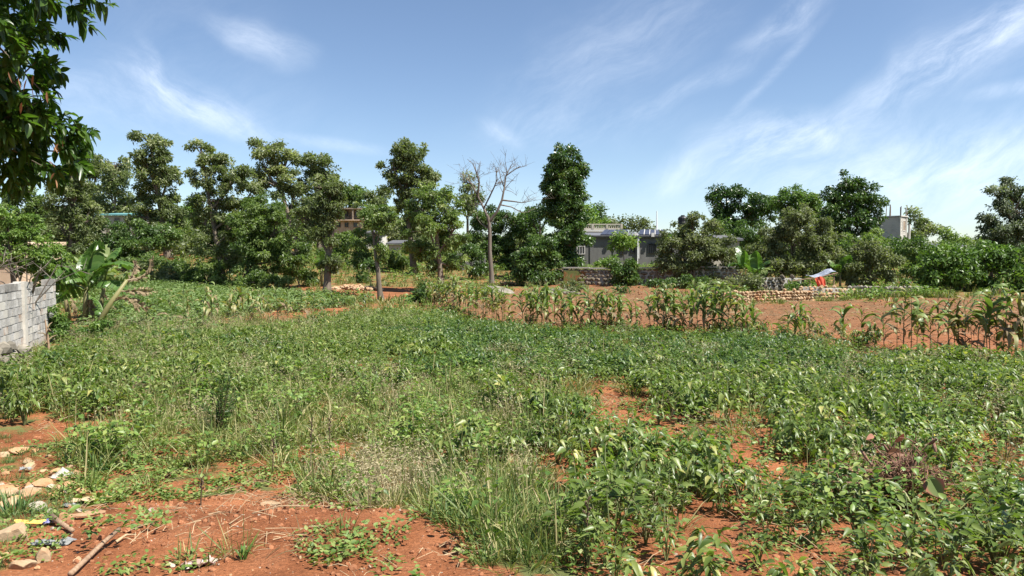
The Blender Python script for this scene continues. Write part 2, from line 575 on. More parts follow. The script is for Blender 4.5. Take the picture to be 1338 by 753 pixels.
M['purple'] = leafmat('stem_dark', [(.045, .03, .018), (.08, .055, .03), (.13, .08, .045)], rough=.7, trans=.0)
M['bark'] = solidmat('bark', (.09, .07, .05), (.2, .165, .125), 5, .9, .6, 30, stretch=(1, 1, .25), rnd=.2)
M['bark_pale'] = solidmat('bark_weathered', (.1, .083, .068), (.2, .17, .14), 6, .9, .6, 30, stretch=(1, 1, .2), dirt=(.13, .1, .07), dscale=2.5)
M['stem'] = solidmat('green_stem', (.07, .095, .03), (.16, .17, .07), 12, .6, .2, 40, rnd=.25)
M['stalk_dry'] = solidmat('dry_stalk', (.24, .16, .09), (.42, .32, .19), 12, .8, .3, 40, rnd=.25)
M['stalk_dark'] = solidmat('dark_stalk', (.05, .045, .022), (.13, .11, .05), 12, .7, .3, 40, rnd=.25)
M['redstem'] = solidmat('red_brown_stem', (.13, .065, .042), (.26, .14, .09), 10, .7, .3, 40)
M['banana_stem'] = solidmat('banana_pseudostem', (.1, .11, .04), (.22, .2, .09), 6, .6, .3, 20, stretch=(1, 1, .2), dirt=(.13, .08, .04), dscale=3)
M['stone'] = solidmat('tan_stone', (.26, .17, .095), (.4, .3, .185), 3, .9, .5, 18, rnd=.2, dirt=(.42, .21, .1), dscale=2.2)
M['stone_white'] = solidmat('whitish_stone', (.3, .26, .2), (.44, .39, .31), 3, .85, .5, 18, rnd=.12, dirt=(.45, .3, .18), dscale=2)
M['stone_orange'] = solidmat('orange_stone', (.32, .165, .075), (.44, .26, .135), 3, .9, .5, 18, rnd=.15)
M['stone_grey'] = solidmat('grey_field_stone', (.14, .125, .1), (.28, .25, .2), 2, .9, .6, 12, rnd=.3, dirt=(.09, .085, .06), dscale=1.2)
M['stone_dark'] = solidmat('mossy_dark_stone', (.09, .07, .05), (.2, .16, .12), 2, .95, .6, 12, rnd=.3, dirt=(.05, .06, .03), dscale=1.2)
M['block'] = solidmat('grey_white_block', (.34, .325, .295), (.47, .45, .415), 5, .92, .6, 30, rnd=.2, dirt=(.24, .225, .2), dscale=2.2)
M['mortar'] = solidmat('mortar', (.3, .28, .25), (.42, .4, .36), 8, .95, .4, 40)
M['block_top'] = solidmat('blackened_block', (.13, .12, .11), (.36, .34, .3), 6, .95, .5, 40, rnd=.2)
M['concrete'] = solidmat('grey_concrete', (.10, .10, .094), (.165, .163, .152), 1.6, .9, .25, 14, dirt=(.12, .12, .115), dscale=.8, stretch=(1, 1, .35))
M['concrete_pale'] = solidmat('pale_concrete', (.42, .395, .34), (.54, .51, .45), 2, .9, .3, 14, rnd=.08, dirt=(.3, .28, .24), dscale=1.0)
M['cream'] = solidmat('cream_wall', (.36, .33, .26), (.46, .42, .35), 1.2, .9, .2, 14, dirt=(.4, .36, .28), dscale=.7)
M['white'] = solidmat('white_paint', (.48, .46, .42), (.58, .56, .52), 1.5, .7, .15, 14, dirt=(.5, .47, .4), dscale=.9)
M['brownwall'] = solidmat('brown_plaster', (.2, .145, .1), (.32, .25, .18), 1.2, .9, .3, 10, dirt=(.12, .09, .065), dscale=.8)
M['peach'] = solidmat('peach_plaster', (.42, .3, .2), (.54, .4, .28), 1.0, .9, .2, 10, dirt=(.32, .22, .15), dscale=.8)
M['panel'] = solidmat('dark_blue_panel', (.03, .035, .055), (.055, .06, .085), 2, .5, .05, 10, spec=.25)
M['tin'] = solidmat('grey_tin_roof', (.1, .1, .105), (.17, .165, .165), 1.5, .5, .1, 10, metal=.3, rnd=.15)
M['teal'] = solidmat('teal_tin_roof', (.1, .26, .27), (.17, .34, .34), 1.5, .5, .1, 10)
M['glass'] = solidmat('dark_window', (.012, .015, .02), (.03, .035, .04), 1, .15, 0, 10, spec=.6)
M['metal'] = solidmat('rusty_steel', (.12, .08, .055), (.22, .16, .12), 6, .7, .2, 30)
M['pipe'] = solidmat('white_pipe', (.72, .72, .7), (.8, .8, .78), 3, .4, 0, 10)
M['black'] = solidmat('black_plastic', (.012, .012, .013), (.025, .025, .025), 3, .45, .1, 10)
M['blue'] = solidmat('blue_paint', (.03, .07, .2), (.05, .1, .26), 2, .6, .1, 10)
M['cloth_red'] = solidmat('orange_red_cloth', (.42, .07, .035), (.5, .11, .06), 3, .9, .3, 10)
M['tarp'] = solidmat('pale_tarp', (.16, .18, .23), (.34, .36, .4), 3, .5, .3, 8)
M['wood'] = solidmat('weathered_wood', (.2, .12, .07), (.36, .25, .16), 5, .85, .4, 30, stretch=(6, 6, 1))
M['card'] = solidmat('brown_cardboard', (.24, .14, .075), (.34, .21, .12), 4, .9, .2, 20)
M['paper'] = solidmat('tan_paper', (.36, .24, .135), (.46, .34, .21), 4, .9, .2, 20)
M['sack'] = solidmat('white_sack', (.3, .28, .24), (.44, .41, .36), 6, .7, .3, 30)
M['plastic'] = solidmat('milky_plastic', (.16, .165, .16), (.27, .27, .26), 6, .25, .3, 20, spec=.6)
M['wrapper'] = solidmat('blue_wrapper', (.03, .04, .3), (.6, .6, .7), 14, .3, .2, 20, spec=.6)
M['pinkplastic'] = solidmat('pinkish_plastic', (.26, .17, .14), (.36, .26, .22), 6, .35, .3, 20, spec=.5)
M['litter_y'] = solidmat('yellow_scrap', (.6, .38, .08), (.7, .48, .14), 5, .8, .2, 20)


def ground_material():
    m, n, l = newmat('red_field_soil')
    tcn = nd(n, 'ShaderNodeTexCoord')
    P = tcn.outputs['Object']
    def noise(sc, det=6.0, rough=.6):
        k = nd(n, 'ShaderNodeTexNoise')
        setin(l, k, Vector=P, Scale=sc, Detail=det, Roughness=rough)
        return k.outputs[0]
    def mix(f, a, b):
        k = nd(n, 'ShaderNodeMixRGB')
        setin(l, k, Fac=f, Color1=a, Color2=b)
        return k.outputs[0]
    def attr(nm):
        return nd(n, 'ShaderNodeAttribute', attribute_name=nm).outputs['Fac']
    def mr(v, a, b, lo=0.0, hi=1.0):
        k = nd(n, 'ShaderNodeMapRange', interpolation_type='SMOOTHSTEP')
        setin(l, k, Value=v, From_Min=a, From_Max=b, To_Min=lo, To_Max=hi)
        return k.outputs[0]
    r1 = ramp(n, [(.25, (.19, .072, .03)), (.5, (.29, .115, .05)), (.75, (.37, .165, .08))])
    l.new(noise(2.3), r1.inputs[0])
    fine = ramp(n, [(.35, (.6, .55, .5)), (.65, (1.25, 1.2, 1.15))])
    l.new(noise(38, 4), fine.inputs[0])
    mu = nd(n, 'ShaderNodeMixRGB', blend_type='MULTIPLY')
    setin(l, mu, Fac=.8, Color1=r1.outputs[0], Color2=fine.outputs[0])
    r2 = ramp(n, [(.3, (.125, .063, .029)), (.7, (.205, .112, .053))])
    l.new(noise(3.5), r2.inputs[0])
    damp = ramp(n, [(.36, (.66, .62, .6)), (.62, (1.1, 1.1, 1.1))])
    l.new(noise(.8, 5), damp.inputs[0])
    md_ = nd(n, 'ShaderNodeMixRGB', blend_type='MULTIPLY')
    setin(l, md_, Fac=.9, Color1=mu.outputs[0], Color2=damp.outputs[0])
    c = mix(attr('brown'), md_.outputs[0], r2.outputs[0])
    # dry straw and crumbs
    vo = nd(n, 'ShaderNodeTexVoronoi')
    setin(l, vo, Vector=P, Scale=24.0)
    cr = mr(vo.outputs['Distance'], .16, .08)
    ck = nd(n, 'ShaderNodeMath', operation='MULTIPLY')
    setin(l, ck, i0=cr, i1=mr(noise(5), .5, .62, 0, .7))
    c = mix(ck.outputs[0], c, (.56, .44, .3, 1))
    g1 = ramp(n, [(.3, (.07, .09, .026)), (.55, (.12, .135, .045)), (.75, (.19, .175, .075))])
    l.new(noise(1.3), g1.inputs[0])
    gm = nd(n, 'ShaderNodeMath', operation='ADD')
    setin(l, gm, i0=attr('grass'), i1=mr(noise(3.2, 5), .3, .7, -.42, .3))
    c = mix(mr(gm.outputs[0], .3, .75), c, g1.outputs[0])
    p = nd(n, 'ShaderNodeBsdfPrincipled')
    setin(l, p, Base_Color=c, Roughness=.95)
    p.inputs['Specular IOR Level'].default_value = .15
    b = nd(n, 'ShaderNodeBump')
    setin(l, b, Strength=.75, Distance=.04, Height=noise(30, 9, .75))
    l.new(b.outputs[0], p.inputs['Normal'])
    o = nd(n, 'ShaderNodeOutputMaterial')
    l.new(p.outputs[0], o.inputs[0])
    return m


M['ground'] = ground_material()


# ------------------------------------------------------------------ ground sheet
def axis(parts):
    out = []
    for a, b, st in parts:
        out += list(np.arange(a, b, st))
    return out


def geo(a, b, k):
    out = [a]
    while out[-1] < b:
        out.append(out[-1] * k)
    return out


def cover(x, y, z):
    """how much of the ground's colour is green cover, and which soil is browner"""
    u, v = proj(x, y, z)
    ju, jv = jit(x, y, u, v)
    g = np.zeros(x.shape)
    far = y > 42
    g = np.where(far, .62, .55)
    g = np.where(inpoly(ju, jv, Z_STRIP), .85, g)
    for zz, k in ((Z_CROP_FAR, .45), (Z_CROP_LEFT, .5), (Z_CROP_NEAR, .16), (Z_GRASS, .62), (Z_WEED, .6), (Z_LOW, .5), (Z_STONES, .38), (Z_POTATO, .7)):
        g = np.where(inpoly(ju, jv, zz), k, g)
    pl = inpoly(ju, jv, Z_PLOUGH)
    so = inpoly(ju, jv, Z_SOIL)
    g = np.where(pl | so, .02, g)
    for band in ([(340, 374), (700, 378), (705, 388), (560, 392), (340, 388)], [(190, 332), (280, 330), (280, 338), (190, 340)],
                 [(250, 418), (330, 408), (440, 402), (540, 404), (480, 416), (300, 424)], [(735, 366), (900, 372), (900, 400), (640, 400)],
                 [(-400, 800), (-400, 790), (600, 790), (600, 800)]):
        g = np.where(inpoly(u + (ju - u) * .5, v + (jv - v) * .5, band), .05, g)
    g = g * (1 - .9 * soil_spot(ju, jv))
    g = np.where(y < 4.5, .3, g)
    br = np.where(pl, sstep(20, 34, y) * .75 + .2, 0) + np.where(far, .25, 0)
    return np.clip(g, 0, 1), np.clip(br, 0, 1)


def make_ground():
    xs = axis([(-16, 16, .14)])
    xo = geo(16, 5200, 1.09)
    xs = sorted([-a for a in xo] + xs[1:] + xo)
    ys = [-400, -150, -60, -30, -18] + axis([(-12, 2, .8), (2, 20, .13), (20, 48, .35), (48, 120, .9)]) + geo(120, 5200, 1.09)
    X, Y = np.meshgrid(np.array(xs), np.array(ys))
    x, y = X.ravel(), Y.ravel()
    Z = fine_h(x, y)
    g, br = cover(x, y, base_h(x, y))
    nx, ny = len(xs), len(ys)
    i = np.arange((ny - 1) * (nx - 1))
    r_, c_ = i // (nx - 1), i % (nx - 1)
    a = r_ * nx + c_
    q = np.stack([a, a + 1, a + nx + 1, a + nx], 1)
    me = mesh_np('ground', np.stack([x, y, Z], 1), [q], M['ground'], smooth=True)
    for nm, val in (('grass', g), ('brown', br)):
        at_ = me.attributes.new(nm, 'FLOAT', 'POINT')
        at_.data.foreach_set('value', val.astype(np.float32))
    tag(link('ground', me), kind='structure')


make_ground()


# ------------------------------------------------------------------ scattering of uncountable cover
def variants(name, meshes):
    c = bpy.data.collections.new(name)
    for i, me in enumerate(meshes):
        o = bpy.data.objects.new('%s_%02d' % (name, i), me)
        c.objects.link(o)
    return c


def scatter(name, P, coll, nvar, scl, label, cat, tilt=.12, idx=None):
    n = len(P)
    me = bpy.data.meshes.new(name)
    me.vertices.add(n)
    me.vertices.foreach_set('co', np.asarray(P, np.float32).ravel())
    a = me.attributes.new('rot', 'FLOAT_VECTOR', 'POINT')
    rot = np.stack([rng.normal(0, tilt, n), rng.normal(0, tilt, n), rng.random(n) * 6.283], 1).astype(np.float32)
    a.data.foreach_set('vector', rot.ravel())
    a = me.attributes.new('scl', 'FLOAT', 'POINT')
    a.data.foreach_set('value', np.asarray(scl, np.float32))
    a = me.attributes.new('idx', 'INT', 'POINT')
    a.data.foreach_set('value', (rng.integers(0, nvar, n) if idx is None else idx).astype(np.int32))
    o = link(name, me)
    ng = bpy.data.node_groups.new(name + '_nodes', 'GeometryNodeTree')
    ng.interface.new_socket('Geometry', in_out='INPUT', socket_type='NodeSocketGeometry')
    ng.interface.new_socket('Geometry', in_out='OUTPUT', socket_type='NodeSocketGeometry')
    N, L = ng.nodes, ng.links
    gi, go = N.new('NodeGroupInput'), N.new('NodeGroupOutput')
    ci = N.new('GeometryNodeCollectionInfo')
    ci.inputs['Collection'].default_value = coll
    ci.inputs['Separate Children'].default_value = True
    ci.inputs['Reset Children'].default_value = True
    iop = N.new('GeometryNodeInstanceOnPoints')
    iop.inputs['Pick Instance'].default_value = True
    def na(nm, t):
        k = N.new('GeometryNodeInputNamedAttribute')
        k.data_type = t
        k.inputs['Name'].default_value = nm
        return k.outputs['Attribute']
    L.new(gi.outputs[0], iop.inputs['Points'])
    L.new(ci.outputs[0], iop.inputs['Instance'])
    L.new(na('idx', 'INT'), iop.inputs['Instance Index'])
    L.new(na('rot', 'FLOAT_VECTOR'), iop.inputs['Rotation'])
    L.new(na('scl', 'FLOAT'), iop.inputs['Scale'])
    L.new(iop.outputs[0], go.inputs[0])
    md = o.modifiers.new('scatter', 'NODES')
    md.node_group = ng
    tag(o, label, cat, kind='stuff')
    return o


def field_points(y0, y1, spacing, dens, grow=0.0):
    """jittered points on the ground between two distances; dens(u,v,x,y) is the chance to keep one"""
    out = []
    y = y0
    while y < y1:
        sp = spacing * (1 + grow * max(0, y - 8))
        hw = y * .76 + 1.5
        xs = np.arange(-hw, hw, sp)
        x = xs + rng.uniform(-.48, .48, len(xs)) * sp
        yy = y + rng.uniform(-.48, .48, len(xs)) * sp
        out.append(np.stack([x, yy], 1))
        y += sp
    q = np.concatenate(out)
    x, yy = q[:, 0], q[:, 1]
    z = base_h(x, yy)
    u, v = proj(x, yy, z)
    ju, jv = jit(x, yy, u, v)
    keep = rng.random(len(x)) < dens(ju, jv, x, yy, u, v)
    x, yy = x[keep], yy[keep]
    return np.stack([x, yy, fine_h(x, yy)], 1), u[keep], v[keep]


def tuft(nb, h, spread, wd, mat, lean=.5, tint=None, bend=.35):
    a = rng.random(nb) * 6.283
    r = np.sqrt(rng.random(nb)) * spread
    P = np.stack([np.cos(a) * r, np.sin(a) * r, np.full(nb, -.01)], 1)
    le = rng.random(nb) * lean
    b = a + rng.normal(0, .7, nb)
    D = np.stack([np.cos(b) * le, np.sin(b) * le, np.ones(nb)], 1)
    U = np.stack([-np.cos(b), -np.sin(b), np.full(nb, .3)], 1) + rng.normal(0, .5, (nb, 3))
    L = h * rng.uniform(.45, 1.1, nb)
    t = rng.random(nb) ** 1.3 if tint is None else tint(nb)
    return leaves(P, D, U, L, wd * rng.uniform(.6, 1.2, nb), bend * rng.random(nb), BLADE, t)


def herb(nl, h, spread, ll, wd, tmpl=OVATE, up=.3, tint=None, droop=.35, low=.15):
    """leafy herb: leaves round several short stems"""
    a = rng.random(nl) * 6.283
    f = rng.random(nl)
    r = np.sqrt(rng.random(nl)) * spread * (.35 + .65 * np.sqrt(f))
    P = np.stack([np.cos(a) * r, np.sin(a) * r, h * (low + (1 - low) * f)], 1)
    b = a + rng.normal(0, .8, nl)
    D = np.stack([np.cos(b), np.sin(b), up + rng.normal(0, .35, nl)], 1)
    U = np.tile([0, 0, 1.0], (nl, 1)) + rng.normal(0, .3, (nl, 3))
    t = rng.random(nl) if tint is None else tint(nl)
    return leaves(P, D, U, ll * rng.uniform(.6, 1.2, nl), wd * rng.uniform(.7, 1.15, nl), droop * rng.uniform(.2, 1.3, nl), tmpl, t)


def merge(*gs):
    V, Fs, T, n = [], [], [], 0
    for v, f, t in gs:
        V.append(v); Fs.append(f + n); T.append(t); n += len(v)
    return np.concatenate(V), np.concatenate(Fs), np.concatenate(T)


def lm(name, g, mat):
    return mesh_np(name, g[0], [g[1]], mat, g[2], smooth=True)


# ------------------------------------------------------------------ crop plants
def crop_params(h, spread, nl, L0=.13, seed=0):
    g = np.random.default_rng(seed)
    nb = 4 + seed % 3
    ends = []
    for k in range(nb):
        a = 6.283 * k / nb + g.uniform(-.5, .5)
        ends.append((math.cos(a) * spread * g.uniform(.35, .75), math.sin(a) * spread * g.uniform(.35, .75), h * g.uniform(.65, .95)))
    ends = np.array(ends)
    bi = g.integers(0, nb, nl)
    f = g.uniform(.25, 1.03, nl) ** .7
    P = ends[bi] * f[:, None]
    P[:, :2] *= (f ** .5)[:, None]
    a = np.arctan2(ends[bi, 1], ends[bi, 0]) + g.normal(0, 1.3, nl)
    D = np.stack([np.cos(a), np.sin(a), g.normal(.1, .35, nl)], 1)
    P = P + nrm(D) * (.03 * g.random(nl))[:, None]
    U = np.tile([0, 0, 1.0], (nl, 1)) + g.normal(0, .35, (nl, 3))
    L = L0 * g.uniform(.6, 1.25, nl)
    Wd = L * g.uniform(.33, .46, nl)
    dr = g.uniform(.25, 1.1, nl)
    T = np.where(g.random(nl) < .1, g.uniform(.72, 1, nl), g.uniform(0, .68, nl))
    return ends, (P, D, U, L, Wd, dr, T)


def crop_stem(ends, name):
    mb = MB()
    for e in ends:
        e = Vector(e)
        mid = Vector((e.x * .35, e.y * .35, e.z * .5))
        mb.tube([(0, 0, -.02), mid, e], [.008, .006, .003], 4, cap=False)
    return mb.mesh(name, M['stem'])


CROPV = []
for k in range(9):
    ends, pr = crop_params(.5 + .1 * random.random(), .27 + .06 * random.random(), 56 + 5 * (k % 4), .128, 100 + k)
    P_, D_, U_, L_, W_, dr_, T_ = pr
    CROPV.append(dict(ends=ends, pr=pr, stem=crop_stem(ends, 'crop_stem'), fol=lm('crop_foliage', leaves(P_, D_, U_, L_, W_, dr_, OVATE_P, T_), M['crop'])))
# crop variants with stem and leaves joined, for the mass of the field
CROPJ = []
for c in CROPV:
    P_, D_, U_, L_, W_, dr_, T_ = c['pr']
    CROPJ.append(lm('crop_clump', leaves(P_, D_, U_, L_, W_, dr_, OVATE, T_), M['crop']))
for k in range(5):
    e_, (P_, D_, U_, L_, W_, dr_, T_) = crop_params(.45, .3, 90, .095, 300 + k)
    CROPJ.append(lm('crop_clump', leaves(P_, D_, U_, L_, W_, dr_, OVATE, T_), M['crop']))
for mt_, k0 in (('crop_dark', 400), ('crop_pale', 500)):
    for k in range(5):
        e_, (P_, D_, U_, L_, W_, dr_, T_) = crop_params(.45, .3, 90, .095 if mt_ == 'crop_dark' else .08, k0 + k)
        CROPJ.append(lm('crop_clump', leaves(P_, D_, U_, L_, W_, dr_, OVATE, T_), M[mt_]))
crop_coll = variants('crop_clump', CROPJ)


def d_crop(ju, jv, x, y, u, v):
    d = np.zeros(ju.shape)
    d = np.where(inpoly(ju, jv, Z_CROP_NEAR), .95, d)
    d = np.where(inpoly(ju, jv, Z_CROP_LEFT), .75, d)
    d = np.where(inpoly(ju, jv, Z_CROP_FAR), .97, d)
    spot = np.maximum(soil_spot(u, v), np.maximum(soil_spot(u, v - 14), .8 * soil_spot(u, v - 28) * (v > 560)))
    d = d * np.clip(1 - 1.6 * spot, 0, 1) * (1 - np.exp(-(((u - 10) / 72) ** 4 + ((v - 474) / 30) ** 4))) * (1 - .98 * np.exp(-(((u - 1195) / 90) ** 4 + ((v - 680) / 66) ** 4)))
    pt = fbm(x * .7, y * .7, 3, 77)
    return d * sstep(.26, .4, pt)


cp, cu, cv = field_points(4.55, 33, .30, d_crop)
order = np.argsort(cp[:, 1])
cp, cu, cv = cp[order], cu[order], cv[order]
inview = (cu > 4) & (cu < 1334) & (cv < 775)
sel = np.where(inview)[0][:300]
rest = np.setdiff1d(np.arange(len(cp)), sel)
hs = np.clip(rng.normal(.98, .22, len(cp)), .5, 1.45) * np.where(cp[:, 1] < 11, .74 + .035 * np.clip(cp[:, 1] - 4.6, 0, 6), .92)

# unit leaf shapes shared by the single leaves of the nearest plants
ULEAF = []
for k in range(6):
    g = leaves(np.zeros((1, 3)), np.array([[1.0, 0, 0]]), np.array([[0, 0, 1.0]]), np.array([1.0]), np.array([1.0]), np.array([.25 + .12 * k]),
               OVATE_P, np.array([.1 + .1 * k]))
    ULEAF.append(lm('crop_leaf', g, M['crop']))


def leaf_matrix(P, D, U, L, Wd):
    d = Vector(D).normalized(); s = d.cross(Vector(U)).normalized(); n = s.cross(d)
    m = Matrix(((d.x * L, s.x * Wd, n.x * Wd, P[0]), (d.y * L, s.y * Wd, n.y * Wd, P[1]), (d.z * L, s.z * Wd, n.z * Wd, P[2]), (0, 0, 0, 1)))
    return m


for i, j in enumerate(sel):
    c = CROPV[int(rng.integers(0, len(CROPV)))]
    U_, V_ = cu[j], cv[j]
    if V_ > 668:
        lab = 'left of the bare patch at the bottom right' if U_ < 930 else 'in the bottom right corner'
    elif V_ > 590:
        lab = ('right of the long grass in the foreground' if U_ < 830 else 'between the bare patches and the red-stemmed plant') if U_ < 1120 else 'around the red-stemmed plant at the right'
    else:
        lab = 'beyond the long grass in the middle' if U_ < 870 else 'in the right-hand bed beyond the red-stemmed plant'
    o = thing('crop_plant', 'leafy green crop plant ' + lab, 'crop plant',
              tuple(cp[j]), float(rng.random() * 6.283), 'crop plants ' + lab)
    o.scale = (hs[j],) * 3
    link('stem', c['stem'], o)
    if i < 45:
        P_, D_, U_, L_, W_, dr_, T_ = c['pr']
        for q in range(len(P_)):
            lo = link('leaf', ULEAF[int(rng.integers(0, 6))], o)
            lo.matrix_local = leaf_matrix(P_[q], D_[q], U_[q], L_[q] * 1.05, W_[q])
    else:
        link('foliage', c['fol'], o)
pn = fbm(cp[:, 0] * .32, cp[:, 1] * .32, 3, 301) + rng.normal(0, .07, len(cp))
far_right = sstep(520, 640, cu) * sstep(520, 480, cv)
ix_ = np.where(pn + .2 * far_right > .56, 14 + rng.integers(0, 5, len(cp)), np.where(pn - .16 * far_right + .1 * sstep(600, 300, cu) < .46 + 0 * pn, rng.integers(0, 14, len(cp)), rng.integers(9, 14, len(cp))))
pale = (fbm(cp[:, 0] * .4 + 9, cp[:, 1] * .4, 3, 311) + rng.normal(0, .06, len(cp)) + .12 * sstep(560, 300, cu)) > .62
ix_ = np.where(pale & (far_right < .5), 19 + rng.integers(0, 5, len(cp)), ix_)
scatter('crop_field', cp[rest], crop_coll, len(CROPJ), hs[rest], 'dense bed of knee-high dark green crop plants across the middle of the field', 'crop field', idx=ix_[rest])

# a finer filling of low leaves between the crop plants further off
fillV = [lm('crop_fill', herb(44, .34, .26, .085, .04, OVATE, .2, lambda n: rng.uniform(.1, .6, n)), M['crop']) for _ in range(5)]
fc = variants('crop_fill', fillV)
fp, fu, fv = field_points(10, 33, .33, lambda ju, jv, x, y, u, v: np.where(inpoly(ju, jv, Z_CROP_FAR) | inpoly(ju, jv, Z_CROP_LEFT), .75, 0) * (1 - soil_spot(u, v)))
scatter('crop_undergrowth', fp, fc, 5, rng.uniform(.8, 1.3, len(fp)), 'low leaves filling the gaps between the crop plants', 'crop leaves')

# potato-like low crop at the far left
ptV = [lm('low_crop', herb(40, .32, .3, .15, .08, OVATE, .15, lambda n: rng.uniform(.1, .8, n)), M['potato']) for _ in range(5)]
pc = variants('low_crop', ptV)
pp, pu, pv = field_points(24, 64, .42, lambda ju, jv, x, y, u, v: np.where(inpoly(ju, jv, Z_POTATO), .95, 0))
scatter('low_crop_patch', pp, pc, 5, rng.uniform(.9, 1.5, len(pp)), 'bluish green patch of low crop at the far left below the trees', 'crop patch')


# ------------------------------------------------------------------ grass, weeds, creepers, litter
def z(*zs):
    return lambda u, v: np.any([inpoly(u, v, q) for q in zs], axis=0)


gv = [lm('grass_tuft', tuft(40, .3 + .03 * k, .14, .010, M['grass'], 1.2, bend=.8), M['grass']) for k in range(7)]
gc = variants('grass_tuft', gv)


def d_grass(ju, jv, x, y, u, v):
    d = np.full(ju.shape, 0.0)
    pz = sstep(.5, .62, fbm(x * .5, y * .5, 3, 123))
    d = np.where(inpoly(ju, jv, Z_CROP_FAR), .05 + .3 * pz, d)
    d = np.where(inpoly(ju, jv, Z_CROP_LEFT), .15 + .4 * pz, d)
    d = np.where(inpoly(ju, jv, Z_CROP_NEAR), .05, d)
    d = np.where(inpoly(ju, jv, Z_STRIP), .7, d)
    d = np.where(inpoly(ju, jv, Z_LOW), .12, d)
    d = np.where(inpoly(ju, jv, Z_WEED), .5, d)
    d = np.where(inpoly(ju, jv, Z_GRASS), .75, d)
    d = np.where(inpoly(ju, jv, Z_SOIL), .015, d)
    d = np.where(inpoly(ju, jv, Z_POTATO) | inpoly(ju, jv, Z_PLOUGH), 0, d)
    return d * np.clip(1 - 1.2 * soil_spot(u, v), 0, 1) * sstep(.3, .5, fbm(x * .9, y * .9, 3, 61))


gp, gu, gvv = field_points(5.2, 34, .17, d_grass, .035)
scatter('field_grass', gp, gc, 7, rng.uniform(.7, 1.5, len(gp)), 'rough green grass growing in tufts through the weeds', 'grass')

lv = [lm('lush_tuft', tuft(46, .3, .11, .009, M['lush'], .9, bend=.6), M['lush']) for _ in range(5)]
lc = variants('lush_tuft', lv)
lp, lu, lvv = field_points(5.2, 12, .13, lambda ju, jv, x, y, u, v: np.where(inpoly(ju, jv, [(560, 600), (700, 590), (740, 640), (790, 800), (640, 800), (590, 690)]), .8,
                           np.where(inpoly(ju, jv, Z_STONES), .6, 0)) * sstep(.3, .5, fbm(x * 1.2, y * 1.2, 2, 63)))
scatter('lush_grass', lp, lc, 5, rng.uniform(.45, 1.0, len(lp)) * np.where(lu < 150, .55, 1.0), 'fine lush green grass at the field edge', 'grass')

# dry seeding grass
def seedgrass(nb, h):
    a = tuft(nb, h, .14, .006, None, .55, lambda n: rng.uniform(.2, 1, n), .5)
    n = nb * 2
    an = rng.random(n) * 6.283
    P = np.stack([rng.normal(0, .16, n), rng.normal(0, .16, n), h * rng.uniform(.55, 1.02, n)], 1)
    D = np.stack([np.cos(an), np.sin(an), rng.uniform(-.2, 1, n)], 1)
    return merge(a, leaves(P, D, rdir(n), .05, .011, .3, LEAF4, rng.uniform(.3, 1, n)))


dv = [lm('dry_grass', seedgrass(40, .5), M['dry']) for _ in range(6)]
dc = variants('dry_grass', dv)


def d_dry(ju, jv, x, y, u, v):
    d = np.where(inpoly(ju, jv, Z_GRASS), .06, 0.0)
    d = np.where(inpoly(ju, jv, Z_WEED), .07, d)
    d = np.where(inpoly(ju, jv, Z_STRIP), .2, d)
    d = np.where(inpoly(ju, jv, Z_CROP_FAR) | inpoly(ju, jv, Z_CROP_LEFT), .012 + .16 * sstep(.5, .62, fbm(x * .5, y * .5, 3, 123)), d)
    d = np.where(inpoly(ju, jv, Z_CROP_NEAR), .025, d)
    d = np.maximum(d,  .55 * np.exp(-(((u - 505) / 50) ** 2 + ((v - 640) / 42) ** 2)))
    d = np.maximum(d, .12 * np.exp(-(((u - 420) / 130) ** 2 + ((v - 535) / 20) ** 2)))
    d = np.maximum(d, .15 * np.exp(-(((u - 600) / 50) ** 2 + ((v - 590) / 28) ** 2)))
    return d * (1 - soil_spot(u, v))


dp, du, dvv = field_points(5.2, 30, .17, d_dry, .03)
scatter('dry_seeding_grass', dp, dc, 6, rng.uniform(.5, 1.1, len(dp)), 'pale dry grass with fine seed heads standing among the weeds', 'dry grass')

yv = [lm('yellow_tuft', tuft(36, .34, .13, .010, None, 1.0, lambda n: rng.uniform(.45, 1, n), .7), M['grass']) for _ in range(5)]
yc = variants('yellow_tuft', yv)
yp, yu, yvv = field_points(5.4, 34, .2, lambda ju, jv, x, y, u, v: np.where(inpoly(ju, jv, Z_STRIP), .9, np.where(inpoly(ju, jv, Z_GRASS) | inpoly(ju, jv, Z_WEED), .3, np.where(inpoly(ju, jv, Z_CROP_LEFT) | inpoly(ju, jv, Z_CROP_FAR), .12, 0))), .03)
scatter('yellow_grass', yp, yc, 5, rng.uniform(.6, 1.3, len(yp)), 'yellow-green grass blades standing among the weeds', 'grass')

wv = [lm('weed', herb(34, .26 + .1 * (k % 3), .16, .075, .04, OVATE, .35), M['weed']) for k in range(6)]
wc = variants('weed', wv)


def d_weed(ju, jv, x, y, u, v):
    d = np.where(inpoly(ju, jv, Z_CROP_NEAR), .26, .0)
    d = np.where(inpoly(ju, jv, Z_STRIP), .22, d)
    d = np.where(inpoly(ju, jv, Z_GRASS), .22, d)
    d = np.where(inpoly(ju, jv, Z_WEED), .42, d)
    d = np.where(inpoly(ju, jv, Z_CROP_FAR), .05, d)
    d = np.where(inpoly(ju, jv, Z_STONES), .05, d)
    d = np.maximum(d, .55 * np.exp(-(((u - 440) / 70) ** 2 + ((v - 590) / 22) ** 2)))
    d = np.where(inpoly(ju, jv, Z_SOIL), .018, d)
    return d * np.clip(1 - 1.3 * np.maximum(soil_spot(u, v), soil_spot(u, v - 14)), 0, 1) * sstep(.32, .5, fbm(x * .8, y * .8, 3, 67))


wp, wu, wvv = field_points(5.2, 32, .2, d_weed, .03)
scatter('broadleaf_weeds', wp, wc, 6, rng.uniform(.6, 1.4, len(wp)), 'fresh green broadleaf weeds mixed into the grass', 'weeds')

